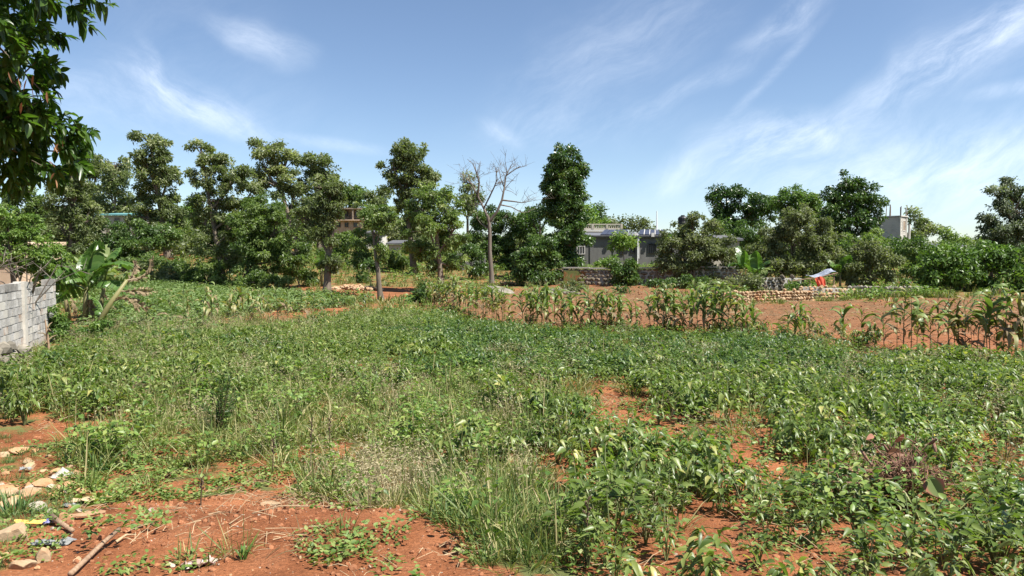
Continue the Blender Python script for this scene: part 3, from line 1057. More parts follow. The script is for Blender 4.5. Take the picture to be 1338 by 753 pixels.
kv = [lm('creeper', herb(44, .06, .17, .045, .026, OVATE, .25, droop=.1), M['creep']) for _ in range(5)]
kc = variants('creeper', kv)


def d_creep(ju, jv, x, y, u, v):
    d = np.where(inpoly(ju, jv, Z_LOW), .62, 0.0)
    d = np.where(inpoly(ju, jv, Z_WEED), .3, d)
    d = np.where(inpoly(ju, jv, Z_SOIL), .1, d)
    d = np.where(inpoly(ju, jv, Z_STONES), .14, d)
    d = np.where(inpoly(ju, jv, Z_CROP_NEAR), .22, d)
    for (a, b, c, e, s) in ((435, 722, 40, 13, .8), (300, 706, 20, 8, .5), (520, 715, 30, 8, .6), (210, 742, 40, 14, .5), (120, 650, 30, 18, .5), (385, 620, 60, 16, .4)):
        d = np.maximum(d, s * np.exp(-(((u - a) / c) ** 2 + ((v - b) / e) ** 2)))
    return d * np.clip(1 - 1.1 * soil_spot(u, v), 0, 1) * sstep(.34, .55, fbm(x * 1.4, y * 1.4, 3, 71))


kp, ku, kvv = field_points(5.0, 16, .13, d_creep, .02)
scatter('creeping_weeds', kp, kc, 5, rng.uniform(.6, 1.4, len(kp)), 'bright green creeping weeds spreading low over the red soil', 'ground cover')

# straw and twigs lying on the soil
def litter(nb):
    mb = MB()
    for _ in range(nb):
        p = np.array([random.uniform(-.25, .25), random.uniform(-.25, .25), random.uniform(.005, .05)])
        a = random.random() * 6.28
        L_ = random.uniform(.06, .3)
        q = p + np.array([math.cos(a) * L_, math.sin(a) * L_, random.uniform(-.02, .06)])
        mb.tube([p, (p + q) / 2 + np.array([0, 0, random.uniform(0, .02)]), q], [.003, .0025, .0015], 3, cap=False)
    return mb
tv = [litter(14).mesh('straw', M['stalk_dry']) for _ in range(3)] + [litter(10).mesh('twig', M['stalk_dark']) for _ in range(2)]
tcoll = variants('straw', tv)


def d_lit(ju, jv, x, y, u, v):
    d = np.where(inpoly(ju, jv, Z_SOIL) | inpoly(ju, jv, Z_LOW) | inpoly(ju, jv, Z_CROP_NEAR), .10, 0.03)
    d = np.where(inpoly(ju, jv, Z_GRASS) | inpoly(ju, jv, Z_WEED), .15, d)
    d = np.maximum(d, .55 * np.exp(-(((u - 390) / 130) ** 2 + ((v - 655) / 26) ** 2)))
    return d * (y < 16)


tp, tu, tv_ = field_points(5.0, 16, .22, d_lit)
scatter('straw_litter', tp, tcoll, 5, rng.uniform(.5, 1.3, len(tp)), 'dry straw and twigs scattered over the red soil', 'straw')


def rock_np(seed, sx=1.0, sy=1.0, sz=.7, sub=2, rough=.35, cuts=7):
    """an angular stone: a ball cut flat by random planes, then roughened"""
    import bmesh
    g = np.random.default_rng(seed)
    bm = bmesh.new()
    bmesh.ops.create_icosphere(bm, subdivisions=sub, radius=1)
    V = np.array([v.co[:] for v in bm.verts])
    Fc = np.array([[v.index for v in f.verts] for f in bm.faces])
    bm.free()
    for _ in range(cuts):
        d = g.normal(size=3); d /= np.linalg.norm(d)
        k = g.uniform(.45, .8)
        s = V @ d
        V = V - np.where(s > k, s - k, 0)[:, None] * d
    if sub > 2:
        q = fbm(V[:, 0] * 2.3 + V[:, 2] * 1.7 + seed, V[:, 1] * 2.3 - V[:, 2] * 1.3, 4, seed % 91) - .5
        V = V * (1 + q * .3)[:, None]
    V = V * (1 + g.normal(0, rough * .03 if sub > 2 else rough * .06, (len(V), 1)))
    V = V * np.array([sx, sy, sz])
    return V, Fc


pv_ = []
for k in range(5):
    V_, F_ = rock_np(900 + k, 1, .8, .6, 1)
    pv_.append(mesh_np('pebble', V_ * .5, [F_], M['stone_white' if k < 2 else 'stone_orange'] if k < 4 else M['stone'], np.full(len(V_), .5)))
clods = []
for k in range(4):
    V_, F_ = rock_np(950 + k, 1, .9, .7, 1, .9)
    clods.append(mesh_np('clod', V_ * .5, [F_], solidmat('soil_clod', (.19, .074, .033), (.32, .14, .066), 4, .95, .3, 20, rnd=.2), np.full(len(V_), .5)))
pcoll = variants('pebble', pv_)
ccoll = variants('clod', clods)


def d_bare(ju, jv, x, y, u, v):
    d = np.where(inpoly(ju, jv, Z_SOIL), .55, .06)
    d = np.where(inpoly(ju, jv, Z_CROP_NEAR), .25, d)
    return np.maximum(d, .6 * soil_spot(u, v)) * (y < 14)


bp_, bu, bv = field_points(4.9, 14, .062, d_bare, .03)
m_ = rng.random(len(bp_)) < .42
scatter('pebbles', bp_[m_], pcoll, 5, .011 + .032 * rng.random(m_.sum()) ** 3, 'small pale pebbles scattered on the red soil', 'pebbles', tilt=.5)
scatter('soil_clods', bp_[~m_], ccoll, 4, .016 + .075 * rng.random((~m_).sum()) ** 3, 'crumbled clods of red soil', 'soil clods', tilt=.5)
# clods and stubble on the ploughed strip behind the maize
qp, qu, qv = field_points(17, 56, .3, lambda ju, jv, x, y, u, v: np.where(inpoly(ju, jv, Z_PLOUGH), .85, 0), .01)
m_ = rng.random(len(qp)) < .8
scatter('ploughed_clods', qp[m_], ccoll, 4, .05 + .16 * rng.random(m_.sum()) ** 2, 'clods of turned brown soil on the ploughed strip', 'soil clods', tilt=.5)
scatter('maize_stubble', qp[~m_], tcoll, 5, rng.uniform(.8, 1.6, (~m_).sum()), 'dry maize stubble lying on the ploughed strip', 'stubble')

# grass on the banks and slopes beyond the field
bgv = [lm('bank_grass', tuft(30, .55, .3, .05, M['grass'], .8), M['grass']) for _ in range(5)] + \
      [lm('bank_weed', herb(34, .6, .4, .2, .11, OVATE, .3), M['weed']) for _ in range(3)]
bgc = variants('bank_grass', bgv)


def d_bank(ju, jv, x, y, u, v):
    g, b = cover(x, y, base_h(x, y))
    d = np.where(g > .4, .6, .02)
    return np.where(inpoly(ju, jv, Z_POTATO) | inpoly(ju, jv, Z_CROP_FAR) | inpoly(ju, jv, Z_PLOUGH), 0, d) * np.where((y < 34) & (np.abs(u - 669) < 680), 0, 1)


bgp, _, _ = field_points(20, 120, .6, d_bank, .008)
scatter('bank_grass', bgp, bgc, 8, rng.uniform(.5, 1.25, len(bgp)) * (1 + np.clip(bgp[:, 1] - 50, 0, 60) / 120), 'grass and low weeds on the banks and slopes below the trees', 'grass')


# ------------------------------------------------------------------ maize
def maize_leaf(mat, rise, fall, w, twist=0.0, n=9):
    """an arching strap leaf along +x, about one unit long"""
    V, f4, T = [], [], []
    p = np.array([0.0, 0.0]); a = rise
    for i in range(n):
        s = i / (n - 1)
        ww = w * (.55 + 1.2 * s) * (1 - s ** 2.2) + .003
        tw = twist * s
        cw, sw = math.cos(tw), math.sin(tw)
        wav = .012 * math.sin(i * 1.9)
        for k, lift in ((-1, .28), (0, 0), (1, .28)):
            V.append((p[0], k * ww * cw, p[1] + lift * ww + k * ww * sw + (wav * k if k else 0)))
            T.append(.25 + .5 * s if k else .15 + .4 * s)
        p = p + np.array([math.cos(a), math.sin(a)]) / (n - 1)
        a -= fall * (.4 + 1.2 * s) / (n - 1)
    for i in range(n - 1):
        for k in range(2):
            q = i * 3 + k
            f4.append((q, q + 1, q + 4, q + 3))
    return MB().add(V, f4=f4, tint=T).mesh('maize_leaf', mat, smooth=True)


ML = {'g': [maize_leaf(M['maize'], r_, f_, .078, t_) for r_, f_, t_ in ((1.1, 3.4, .5), (1.2, 2.9, -.6), (.9, 3.6, .9), (1.3, 2.0, .3), (.8, 3.0, -.9))],
      'y': [maize_leaf(M['maize_y'], r_, f_, .062, t_) for r_, f_, t_ in ((1.0, 3.4, .9), (.8, 3.4, -.8), (1.2, 2.6, .5))],
      'd': [maize_leaf(M['maize_d'], r_, f_, .055, t_) for r_, f_, t_ in ((.2, 3.0, 1.5), (-.3, 2.2, -1.5), (.5, 3.8, 1.2))]}


def maize_stalk(seed, mat):
    g = random.Random(seed)
    pts, rad = [], []
    for i in range(8):
        s = i / 7
        pts.append((.03 * math.sin(s * 3 + seed) * s, .03 * math.cos(s * 2.3 + seed) * s, s - .02))
        rad.append(.011 * (1 - .6 * s) + (.002 if i % 2 else 0))
    return MB().tube(pts, rad, 6).mesh('maize_stalk', mat, smooth=True)


MSTALK = [maize_stalk(k, M['stem']) for k in range(3)]
MSTALKD = [maize_stalk(k + 5, M['stalk_dry']) for k in range(2)]


def tassel_mesh():
    mb = MB()
    for k in range(8):
        a = k * .8
        mb.tube([(0, 0, 0), (.03 * math.cos(a), .03 * math.sin(a), .09), (.1 * math.cos(a), .1 * math.sin(a), .15 + .02 * (k % 3))], [.004, .004, .002], 3, cap=False)
    return mb.mesh('tassel', M['maize_y'])


TASSEL = tassel_mesh()


def maize(u, v, h, label, dry=0.2, nl=10, group='maize plants along the edge of the ploughed strip', seed=0, lean=0.0, wide=1.15):
    g = random.Random(seed * 31 + int(u))
    p = ground_hit(u, v)
    o = thing('maize_plant', label, 'maize plant', p, g.random() * 6.28, group)
    o.rotation_euler = (g.gauss(0, .06), g.gauss(lean, .06), o.rotation_euler[2] if lean == 0 else 0)
    st = link('stalk', (MSTALKD[seed % 2] if dry > .75 else MSTALK[seed % 3]), o)
    st.scale = (h / 1.5, h / 1.5, h * .93)
    base = g.random() * 3.14
    for k in range(nl):
        f = .3 + .68 * (k / nl) ** .8
        r = g.random()
        d = dry + (.4 if f < .48 else 0) - (.05 if f > .7 else 0)
        kind = 'd' if r < d * .55 else ('y' if r < d * 1.2 else 'g')
        lo = link('leaf', g.choice(ML[kind]), o)
        a = base + (math.pi if k % 2 else 0) + g.gauss(0, .5)
        L_ = (.40 + .34 * math.sin(min(1, f * 1.1) * math.pi)) * g.uniform(.75, 1.2) * (h / 1.55)
        lo.location = (0, 0, f * h * .93)
        lo.rotation_euler = (g.gauss(0, .15), g.gauss(0, .18), a)
        lo.scale = (L_, L_ * wide, L_)
    if g.random() < .35 and dry < .7:
        t = link('tassel', TASSEL, o)
        t.location = (.03 * math.sin(3 + seed % 3), 0, h * .93)
        t.scale = (.8, .8, .8 * h)
    return o


# the long row, left to right: (u, v base, top v)
ROW = []
for u, v, t in [(560, 402, 372), (574, 404, 368), (583, 409, 372), (592, 410, 366), (602, 414, 376), (612, 414, 371), (622, 419, 378), (634, 419, 374), (646, 424, 378), (656, 424, 384),
                (684, 431, 380), (692, 430, 378), (700, 432, 382), (708, 430, 377), (716, 433, 378), (724, 431, 377), (734, 433, 384), (748, 434, 384), (757, 433, 380),
                (768, 434, 380), (778, 434, 384), (786, 434, 380), (794, 436, 381), (802, 435, 386), (812, 435, 390), (822, 437, 394), (832, 436, 400),
                (850, 440, 388), (859, 438, 385), (866, 441, 383), (873, 440, 380), (884, 441, 384), (894, 442, 390), (904, 441, 384), (912, 444, 380), (920, 443, 381),
                (930, 444, 384), (940, 444, 374), (948, 446, 382), (960, 446, 396), (972, 446, 398), (984, 447, 400)]:
    ROW.append((u, v, t))
_r = random.Random(77)
ROW += [(u + _r.uniform(-5, 5), v - _r.uniform(1.5, 5), t - _r.uniform(-3, 3)) for (u, v, t) in ROW if (u < 670 or _r.random() < .75)]
ROW += [(u + _r.uniform(-7, 7), v - _r.uniform(1, 6), t - _r.uniform(-6, 2)) for (u, v, t) in ROW if u < 670]
for i, (u, v, t) in enumerate(ROW):
    dist = 2432.0 / (v - HZ)
    h = (v - t) * dist / F * 1.12
    if u < 670:
        lab = 'tattered yellowing maize plant in the thick clump at the left end of the row'
        gname = 'yellowing maize at the left end of the row'
    elif u < 845:
        lab = 'green maize plant with drooping leaves in the middle stretch of the row'
        gname = 'maize in the middle stretch of the row'
    else:
        lab = 'tall green maize plant in the thick stand at the right end of the long row'
        gname = 'maize in the right stand of the row'
    maize(u, v, max(.9, h), lab, .32 if u < 670 else .2, 12 + i % 3, gname, i)
# loose maize on the right
LOOSE = [(1038, 453, 404, 'bushy green maize plant at the left of the loose right-hand group', .25, 10),
         (1048, 455, 403, 'full green maize plant close beside the bushiest one of the right-hand group', .25, 11),
         (1062, 457, 424, 'short pale maize plant at the foot of the two bushy ones', .6, 8),
         (1099, 458, 404, 'upright maize plant with two dark broad leaves standing alone on the red soil', .1, 7),
         (1126, 457, 410, 'thin maize plant with withered top standing alone between two bigger plants', .5, 7),
         (1155, 459, 415, 'small maize plant with spreading pale leaves left of the tall ragged one', .35, 7),
         (1180, 462, 385, 'tall ragged maize plant with yellow-orange top leaves', .45, 12),
         (1190, 463, 394, 'leaning maize plant crowded against the tall ragged one', .4, 10),
         (1215, 466, 418, 'brown withered maize stalk right of the tall ragged plant', .9, 7),
         (1238, 467, 396, 'maize plant with a pale cream top leaf and yellow-green blades', .5, 10),
         (1252, 468, 420, 'low dry maize plant behind the cream-topped one', .85, 7),
         (1283, 473, 388, 'big dark green maize plant with broad arching leaves near the right edge', .1, 12),
         (1290, 472, 402, 'second dark maize plant pressed behind the big broad-leaved one', .25, 10),
         (1310, 474, 386, 'tall pale green maize plant with a bare top at the right edge', .4, 11),
         (1318, 474, 420, 'short dry maize stalk beside the tall pale plant at the right edge', .9, 8),
         (1334, 476, 410, 'maize plant cut by the right edge of the picture', .4, 9),
         (1270, 472, 428, 'brown broken maize stalk left of the big broad-leaved plant', .95, 6)]
_r2 = random.Random(5)
for u, v, t in [(1030, 450, 412), (1055, 456, 408), (1070, 458, 430), (1142, 459, 428), (1172, 461, 402), (1198, 463, 400), (1206, 464, 412), (1225, 466, 402), (1246, 468, 408),
                (1262, 470, 404), (1276, 471, 398), (1294, 473, 396), (1302, 473, 400), (1326, 475, 392), (1340, 476, 398)]:
    LOOSE.append((u, v - _r2.uniform(0, 3), t, 'ragged pale green maize plant filling in between the bigger right-hand ones', _r2.uniform(.3, .6), 8))
for i, (u, v, t, lab, dry, nl) in enumerate(LOOSE):
    dist = 2432.0 / (v - HZ)
    maize(u, v, (v - t) * dist / F * 1.2, lab, dry, nl + 3, 'loose maize plants on the right', 60 + i, 0.0, 1.35)
# small thin maize in the left strip
SMALL = [(247, 430, 398), (268, 432, 396), (268, 414, 380), (285, 420, 396), (313, 430, 392), (318, 418, 386), (332, 428, 396), (355, 430, 402), (376, 425, 392), (384, 422, 404),
         (397, 420, 404), (420, 420, 404), (465, 414, 400), (300, 414, 392), (345, 414, 390), (160, 424, 400), (190, 430, 402)]
SMALL += [(205, 431, 398), (226, 428, 396), (276, 427, 394), (304, 426, 392), (324, 425, 390), (342, 424, 392), (364, 423, 390), (390, 422, 390), (408, 419, 390), (436, 417, 392),
          (452, 416, 394), (478, 413, 392), (240, 416, 386), (330, 408, 384)]
for i, (u, v, t) in enumerate(SMALL):
    dist = 2432.0 / (v - HZ)
    maize(u, v, max(.9, (v - t) * dist / F * 1.5), 'thin stunted maize plant scattered along the strip below the left trees', .4, 11,
          'stunted maize on the left strip', 90 + i)
fm = maize(975, 450, 1.5, 'bent maize plant lying over at the right end of the long row', .45, 9, None, 131, 1.35)
fm.rotation_euler = (0, 1.35, -.15)
# bare broken stalks between the row's feet
for i in range(22):
    u = 690 + i * 13.4 + random.uniform(-4, 4)
    v = 432 + (u - 690) * .05 + random.uniform(-2, 3)
    p = ground_hit(u, v)
    mb = MB()
    an, L_ = random.uniform(.3, 2.8), random.uniform(.35, .7)
    tip = Vector((math.cos(an) * L_ * .8, random.uniform(-.15, .15), math.sin(an) * L_ * .8 + .1))
    mb.tube([(0, 0, -.03), tip * .5 + Vector((0, 0, .05)), tip], [.014, .011, .006], 5)
    mb.add(*[[(tip.x, tip.y, tip.z), (tip.x + .08, tip.y, tip.z - .1), (tip.x + .16, tip.y + .02, tip.z - .26), (tip.x + .05, tip.y + .04, tip.z - .15)]], f4=[(0, 1, 2, 3)])
    o = mb.build('dry_stalk', M['stalk_dark'] if i % 3 else M['stalk_dry'], loc=p)
    tag(o, 'broken leafless stalk leaning between the feet of the maize row', 'dry stalk', 'broken stalks at the foot of the maize row')


# ------------------------------------------------------------------ trees and shrubs
LEAFPX, LEAFDEN = 3.8, 1.4


def tree(name, label, cat, base_u, depth, blobs, mat, trunk=None, group=None, dens=1.0, lpx=LEAFPX, clump=.3, aspect=.48, trunk_r=None,
         fork=.45, bark='bark', droop=.25, seed=None, gap=.34, thick=1.0, bz=None, stems=1, wind=0.0, tip=0.0):
    """blobs: crown masses as (u, v, half width, half height) seen at this depth; every mass is a real volume"""
    sd_ = seed if seed is not None else int(base_u * 7 + depth * 13)
    g = np.random.default_rng(abs(sd_)); rr = random.Random(sd_)
    px = depth / F
    bx = (base_u - CX) / F * depth
    root = Vector((bx, depth, gz(bx, depth) if bz is None else bz))
    o = thing(name, label, cat, root, 0, group)
    P, Dn, Un, T, limbs = [], [], [], [], []
    mid = np.mean([b[0] for b in blobs])
    cents = []
    for (u, v, ru, rv) in blobs:
        c = at(u, v, depth)
        rx, rz_ = ru * px, rv * px
        ry = (rx * .6 + rz_ * .4) * .9 * thick
        c.y += g.uniform(-.35, .35) * ry
        cents.append((c, rx, ry, rz_))
        area = math.pi * ru * rv
        nleaf = int(area * LEAFDEN * dens * (4.4 / lpx) ** 2)
        cr = max(clump * min(rx, rz_), 2.2 * lpx * px)
        ncl = max(7, int(7.0 * (rx * rz_ * ry) ** (2 / 3) / cr ** 2 * .42))
        dd = nrm(g.normal(size=(ncl, 3)))
        rad = g.random(ncl) ** .38
        rad = np.where(g.random(ncl) < .2, rad * g.uniform(1.1, 1.4, ncl), rad)
        cc = dd * rad[:, None] * np.array([rx, ry, rz_]) + np.array(c)
        csz = cr * g.uniform(.55, 1.2, ncl) * np.where(rad > 1.0, .62, 1)
        w = csz ** 2 * np.where(g.random(ncl) < gap, .15, 1)
        idx = g.choice(ncl, nleaf, p=w / w.sum())
        lp = nrm(g.normal(size=(nleaf, 3)))
        lr = g.random(nleaf) ** .5
        p = cc[idx] + lp * (lr * csz[idx])[:, None] * np.array([1.1, 1.1, .72])
        out = nrm(p - np.array(c))
        d = nrm(lp * .25 + out * .35 + g.normal(0, .75, (nleaf, 3)) + np.array([wind, 0, .1]))
        P.append(p); Dn.append(d); Un.append(lp * .9 + out * .35 + g.normal(0, .42, (nleaf, 3)) + np.array([0, 0, .35]))
        ct = g.uniform(.15, .65, ncl)
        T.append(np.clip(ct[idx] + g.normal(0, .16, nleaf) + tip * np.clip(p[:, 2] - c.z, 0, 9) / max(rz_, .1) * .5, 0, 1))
        far = np.argsort(-csz)[:10]
        limbs.append((c, [Vector(cc[k]) for k in far]))
    P = np.concatenate(P); Dn = np.concatenate(Dn); Un = np.concatenate(Un); T = np.concatenate(T)
    k = P[:, 2] > fine_h(P[:, 0], P[:, 1]) + .05
    P, Dn, Un, T = P[k], Dn[k], Un[k], T[k]
    n = len(P)
    L_ = lpx * px * g.uniform(.6, 1.35, n)
    V, Fc, TT = leaves(P, Dn, Un, L_, L_ * aspect * g.uniform(.7, 1.3, n), droop, LEAF4, T)
    link('crown', mesh_np('crown', V - np.array(root), [Fc], mat, TT), o)
    # trunk, limbs
    mb = MB()
    top = max(cents, key=lambda q: q[0].z)
    H = max(.5, top[0].z - root.z)
    tr = trunk_r or max(.05, .022 * H + .03)
    for s_ in range(stems):
        off = Vector((rr.uniform(-.3, .3), rr.uniform(-.3, .3), 0)) * (0 if stems == 1 else H * .12)
        tpts, trad = [], []
        prof = trunk or [(base_u, None), (top[0].x / depth * F + CX, None)]
        N_ = 9
        for i in range(N_):
            s = i / (N_ - 1)
            j = min(int(s * (len(prof) - 1)), len(prof) - 2)
            ff = s * (len(prof) - 1) - j
            uu = prof[j][0] * (1 - ff) + prof[j + 1][0] * ff
            x = (uu - CX) / F * depth
            tpts.append(Vector((x - root.x, (top[0].y - depth) * s * s, -.15 + (H + .1) * s)) + off * (1 - .3 * s) + Vector((rr.gauss(0, .03), rr.gauss(0, .03), 0)) * (H * .1 if 0 < i else 0))
            trad.append(tr * (1 - .82 * s) * (1.35 if i == 0 else 1) / (1 if stems == 1 else 1.5))
        mb.tube(tpts, trad, 8, cap=False)
    for (c, subs) in limbs:
        cl = c - root
        f = max(fork * .7, min(.85, (cl.z / H) - .22 if H else .5))
        ii = f * (N_ - 1); j = min(int(ii), N_ - 2)
        st = tpts[j].lerp(tpts[j + 1], ii - j)
        m1 = st.lerp(cl, .5) + Vector((0, 0, -.04 * H * rr.random()))
        mb.tube([st, m1, cl], [tr * .42, tr * .3, tr * .16], 5, cap=False)
        for sp in subs:
            e = sp - root
            m2 = cl.lerp(e, .5) + Vector((rr.gauss(0, .05), rr.gauss(0, .05), -.04)) * H * .12
            mb.tube([m1.lerp(cl, rr.uniform(.3, 1)), m2, e], [tr * .18, tr * .11, tr * .05], 4, cap=False)
    mb.build('trunk', M[bark], o, smooth=True)
    return o


OAK, OAK2, DARK, OLIVE, BRIGHT = M['oak'], M['oak2'], M['dark'], M['olive'], M['bright']
# --- left and centre, front to back
tree('tree', 'small slim tree with a bare trunk and round tufted crown on the red soil strip', 'tree', 498, 45,
     [(497, 284, 21, 16), (484, 280, 14, 10), (512, 284, 14, 13), (497, 300, 12, 12), (499, 330, 9, 16)], OAK2, dens=.9, trunk_r=.19, fork=.7)
tree('tree', 'tree with thick bare leaning trunk and ragged crown left of the small slim tree', 'tree', 427, 50,
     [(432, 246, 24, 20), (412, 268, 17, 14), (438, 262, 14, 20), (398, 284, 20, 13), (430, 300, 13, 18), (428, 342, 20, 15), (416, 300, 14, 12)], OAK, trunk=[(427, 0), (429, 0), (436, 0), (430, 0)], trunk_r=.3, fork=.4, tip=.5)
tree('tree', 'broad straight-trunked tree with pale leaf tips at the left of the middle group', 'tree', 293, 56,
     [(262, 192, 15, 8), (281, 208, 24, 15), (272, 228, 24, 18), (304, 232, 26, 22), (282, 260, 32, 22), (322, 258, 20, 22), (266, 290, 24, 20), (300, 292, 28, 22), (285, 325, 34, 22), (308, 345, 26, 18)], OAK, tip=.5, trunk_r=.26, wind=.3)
tree('tree', 'dense mid-green tree with a pale trunk between the two thinner ones', 'tree', 316, 54,
     [(345, 272, 28, 24), (362, 300, 32, 28), (330, 300, 26, 26), (345, 335, 36, 24), (385, 330, 22, 26), (330, 362, 30, 14)], OAK2, trunk_r=.24, bark='bark_pale')
tree('tree', 'bright tree with a wide layered crown just left of the dead tree', 'tree', 577, 54,
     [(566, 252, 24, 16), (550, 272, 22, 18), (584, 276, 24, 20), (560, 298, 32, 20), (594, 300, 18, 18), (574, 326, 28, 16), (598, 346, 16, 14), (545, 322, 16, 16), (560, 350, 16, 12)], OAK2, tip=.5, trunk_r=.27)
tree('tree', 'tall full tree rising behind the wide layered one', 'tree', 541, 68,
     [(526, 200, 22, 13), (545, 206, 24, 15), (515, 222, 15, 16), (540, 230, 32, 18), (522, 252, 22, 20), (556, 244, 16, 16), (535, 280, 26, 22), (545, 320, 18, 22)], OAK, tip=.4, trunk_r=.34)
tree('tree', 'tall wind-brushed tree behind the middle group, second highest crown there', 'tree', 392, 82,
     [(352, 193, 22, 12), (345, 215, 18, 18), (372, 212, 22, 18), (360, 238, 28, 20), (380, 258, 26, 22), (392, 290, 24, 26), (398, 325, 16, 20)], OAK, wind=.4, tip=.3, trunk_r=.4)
tree('tree', 'round-headed tree squeezed behind the leaning tree', 'tree', 418, 84,
     [(412, 210, 18, 15), (424, 226, 20, 18), (410, 240, 18, 16), (426, 258, 20, 20), (416, 290, 18, 22)], OAK, trunk_r=.35)
tree('tree', 'tallest dark tree of the left group standing on the slope', 'tree', 221, 80,
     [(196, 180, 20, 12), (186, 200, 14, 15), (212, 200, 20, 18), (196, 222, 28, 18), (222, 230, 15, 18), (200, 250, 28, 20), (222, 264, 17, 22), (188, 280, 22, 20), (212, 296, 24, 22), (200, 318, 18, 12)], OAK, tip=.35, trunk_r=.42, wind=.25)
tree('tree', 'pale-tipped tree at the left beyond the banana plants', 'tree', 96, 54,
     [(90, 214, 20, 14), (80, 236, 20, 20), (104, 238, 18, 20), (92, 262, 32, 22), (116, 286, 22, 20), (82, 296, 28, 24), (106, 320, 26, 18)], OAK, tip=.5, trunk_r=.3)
tree('tree', 'hazy rounded tree on the hill, left of two behind the tallest dark tree', 'tree', 122, 118,
     [(116, 212, 20, 13), (126, 230, 24, 18), (112, 250, 20, 18), (130, 270, 24, 20)], OAK, dens=.8)
tree('tree', 'hazy rounded tree on the hill, right of two behind the tallest dark tree', 'tree', 152, 112,
     [(150, 212, 20, 13), (158, 232, 26, 18), (145, 256, 24, 18), (160, 274, 26, 18)], OAK, dens=.8)
tree('tree', 'low umbrella-shaped tree with flat spreading crown below the tallest dark tree', 'tree', 202, 70,
     [(190, 306, 22, 8), (214, 302, 22, 8), (226, 312, 16, 8), (202, 316, 28, 9)], DARK, trunk_r=.1, fork=.7)
tree('tree', 'yellow-green tree glimpsed between the tallest dark tree and the broad one', 'tree', 245, 92,
     [(242, 282, 14, 12), (250, 268, 8, 10), (244, 300, 16, 14)], BRIGHT)
tree('tree', 'small rounded tree on the skyline left of the tall full tree', 'tree', 489, 105,
     [(490, 252, 14, 11), (484, 268, 16, 12), (496, 270, 14, 12)], OAK)
tree('tree', 'dark green domed tree on the skyline behind the brown house', 'tree', 455, 128,
     [(452, 246, 22, 13), (468, 258, 16, 14), (440, 262, 18, 14)], DARK)
tree('tree', 'feathery grey-green tree showing behind the dead branches', 'tree', 612, 92,
     [(610, 240, 9, 12), (618, 256, 12, 14), (606, 266, 14, 16), (622, 284, 18, 16)], OAK, dens=.75, wind=.4)
tree('tree', 'wide dark leafy tree behind and right of the dead tree', 'tree', 668, 76,
     [(640, 288, 24, 16), (668, 288, 26, 14), (694, 284, 20, 12), (626, 312, 26, 22), (662, 316, 30, 22), (694, 312, 24, 22), (678, 338, 30, 18), (650, 344, 22, 14)], DARK, stems=2, gap=.3)
tree('tree', 'spindly leafy tree reaching toward the tall slim tree', 'tree', 704, 74,
     [(706, 274, 14, 6), (716, 284, 10, 8), (698, 292, 14, 9)], DARK, dens=.7)
tree('tree', 'tall slim dark green tree with a two-tiered crown beside the grey house', 'tree', 740, 66,
     [(736, 204, 22, 13), (726, 220, 18, 15), (750, 220, 17, 16), (737, 232, 29, 16), (738, 246, 27, 15), (738, 262, 26, 15), (740, 284, 24, 14), (738, 306, 22, 14), (738, 332, 18, 14), (722, 252, 18, 15), (752, 252, 15, 15), (732, 272, 25, 15), (756, 278, 12, 13), (742, 293, 24, 12), (746, 318, 22, 14), (728, 314, 14, 14), (752, 342, 13, 10)], M['mango'], trunk_r=.22, tip=.4, gap=.0, dens=1.5, thick=1.15)
tree('shrub', 'dark dense bush in the shade below the tall slim tree', 'bush', 700, 62,
     [(700, 326, 20, 18), (688, 344, 18, 20), (712, 346, 20, 20), (700, 362, 28, 14), (716, 322, 14, 18)], DARK, dens=1.3, stems=3, gap=.1, fork=.2)
tree('tree', 'sunlit broad tree far behind the tall slim tree', 'tree', 778, 118,
     [(770, 276, 12, 10), (778, 290, 14, 10), (764, 290, 10, 12)], BRIGHT)
tree('tree', 'pointed dark conifer on the skyline right of the tall slim tree', 'tree', 784, 128,
     [(784, 271, 4, 6), (784, 279, 6, 7), (784, 290, 8, 8)], DARK)
tree('tree', 'tiny round tree on the skyline above the balustrade', 'tree', 800, 165, [(800, 291, 8, 7), (801, 299, 9, 7)], OLIVE)
tree('tree', 'wispy tree on the skyline between the balustrade and the white pole', 'tree', 826, 160, [(820, 288, 9, 6), (830, 291, 10, 8), (838, 297, 8, 6), (818, 298, 10, 6)], OLIVE, dens=.6)
tree('tree', 'small wispy tree on the skyline left of the white pole', 'tree', 847, 160, [(846, 294, 8, 6), (848, 301, 10, 6)], OLIVE, dens=.7)
tree('tree', 'small flat-topped fruit tree with bright leaves in front of the grey house', 'tree', 818, 70,
     [(812, 312, 15, 7), (824, 316, 14, 8), (808, 322, 10, 6)], BRIGHT, trunk_r=.07, fork=.75)
tree('shrub', 'rounded dark shrub on the terrace wall in front of the grey house', 'bush', 815, 61,
     [(814, 346, 14, 9), (806, 355, 12, 10), (824, 355, 12, 11), (815, 364, 14, 10)], M['mango'], stems=2, fork=.2, dens=1.2)
tree('shrub', 'low bright shrub at the foot of the grey house', 'bush', 789, 68, [(786, 346, 14, 7), (796, 342, 9, 6)], BRIGHT, stems=2, fork=.2)
tree('shrub', 'big loose grey-green bush with thin twigs hiding the right end of the grey house', 'bush', 905, 61,
     [(905, 292, 20, 12), (888, 310, 24, 18), (920, 308, 24, 18), (876, 326, 16, 14), (903, 330, 28, 20), (932, 330, 22, 18), (915, 354, 32, 16), (945, 362, 24, 16), (880, 345, 18, 10), (945, 335, 22, 18), (948, 318, 14, 12), (866, 338, 12, 12)], OLIVE, stems=4, dens=.8, gap=.26, fork=.2, lpx=3.8, bark='bark_pale')
tree('shrub', 'dark creeper-like bush hanging over the shaded stone wall', 'bush', 880, 58,
     [(860, 372, 20, 10), (885, 370, 22, 12), (910, 374, 22, 12)], DARK, stems=3, fork=.2, dens=.9)
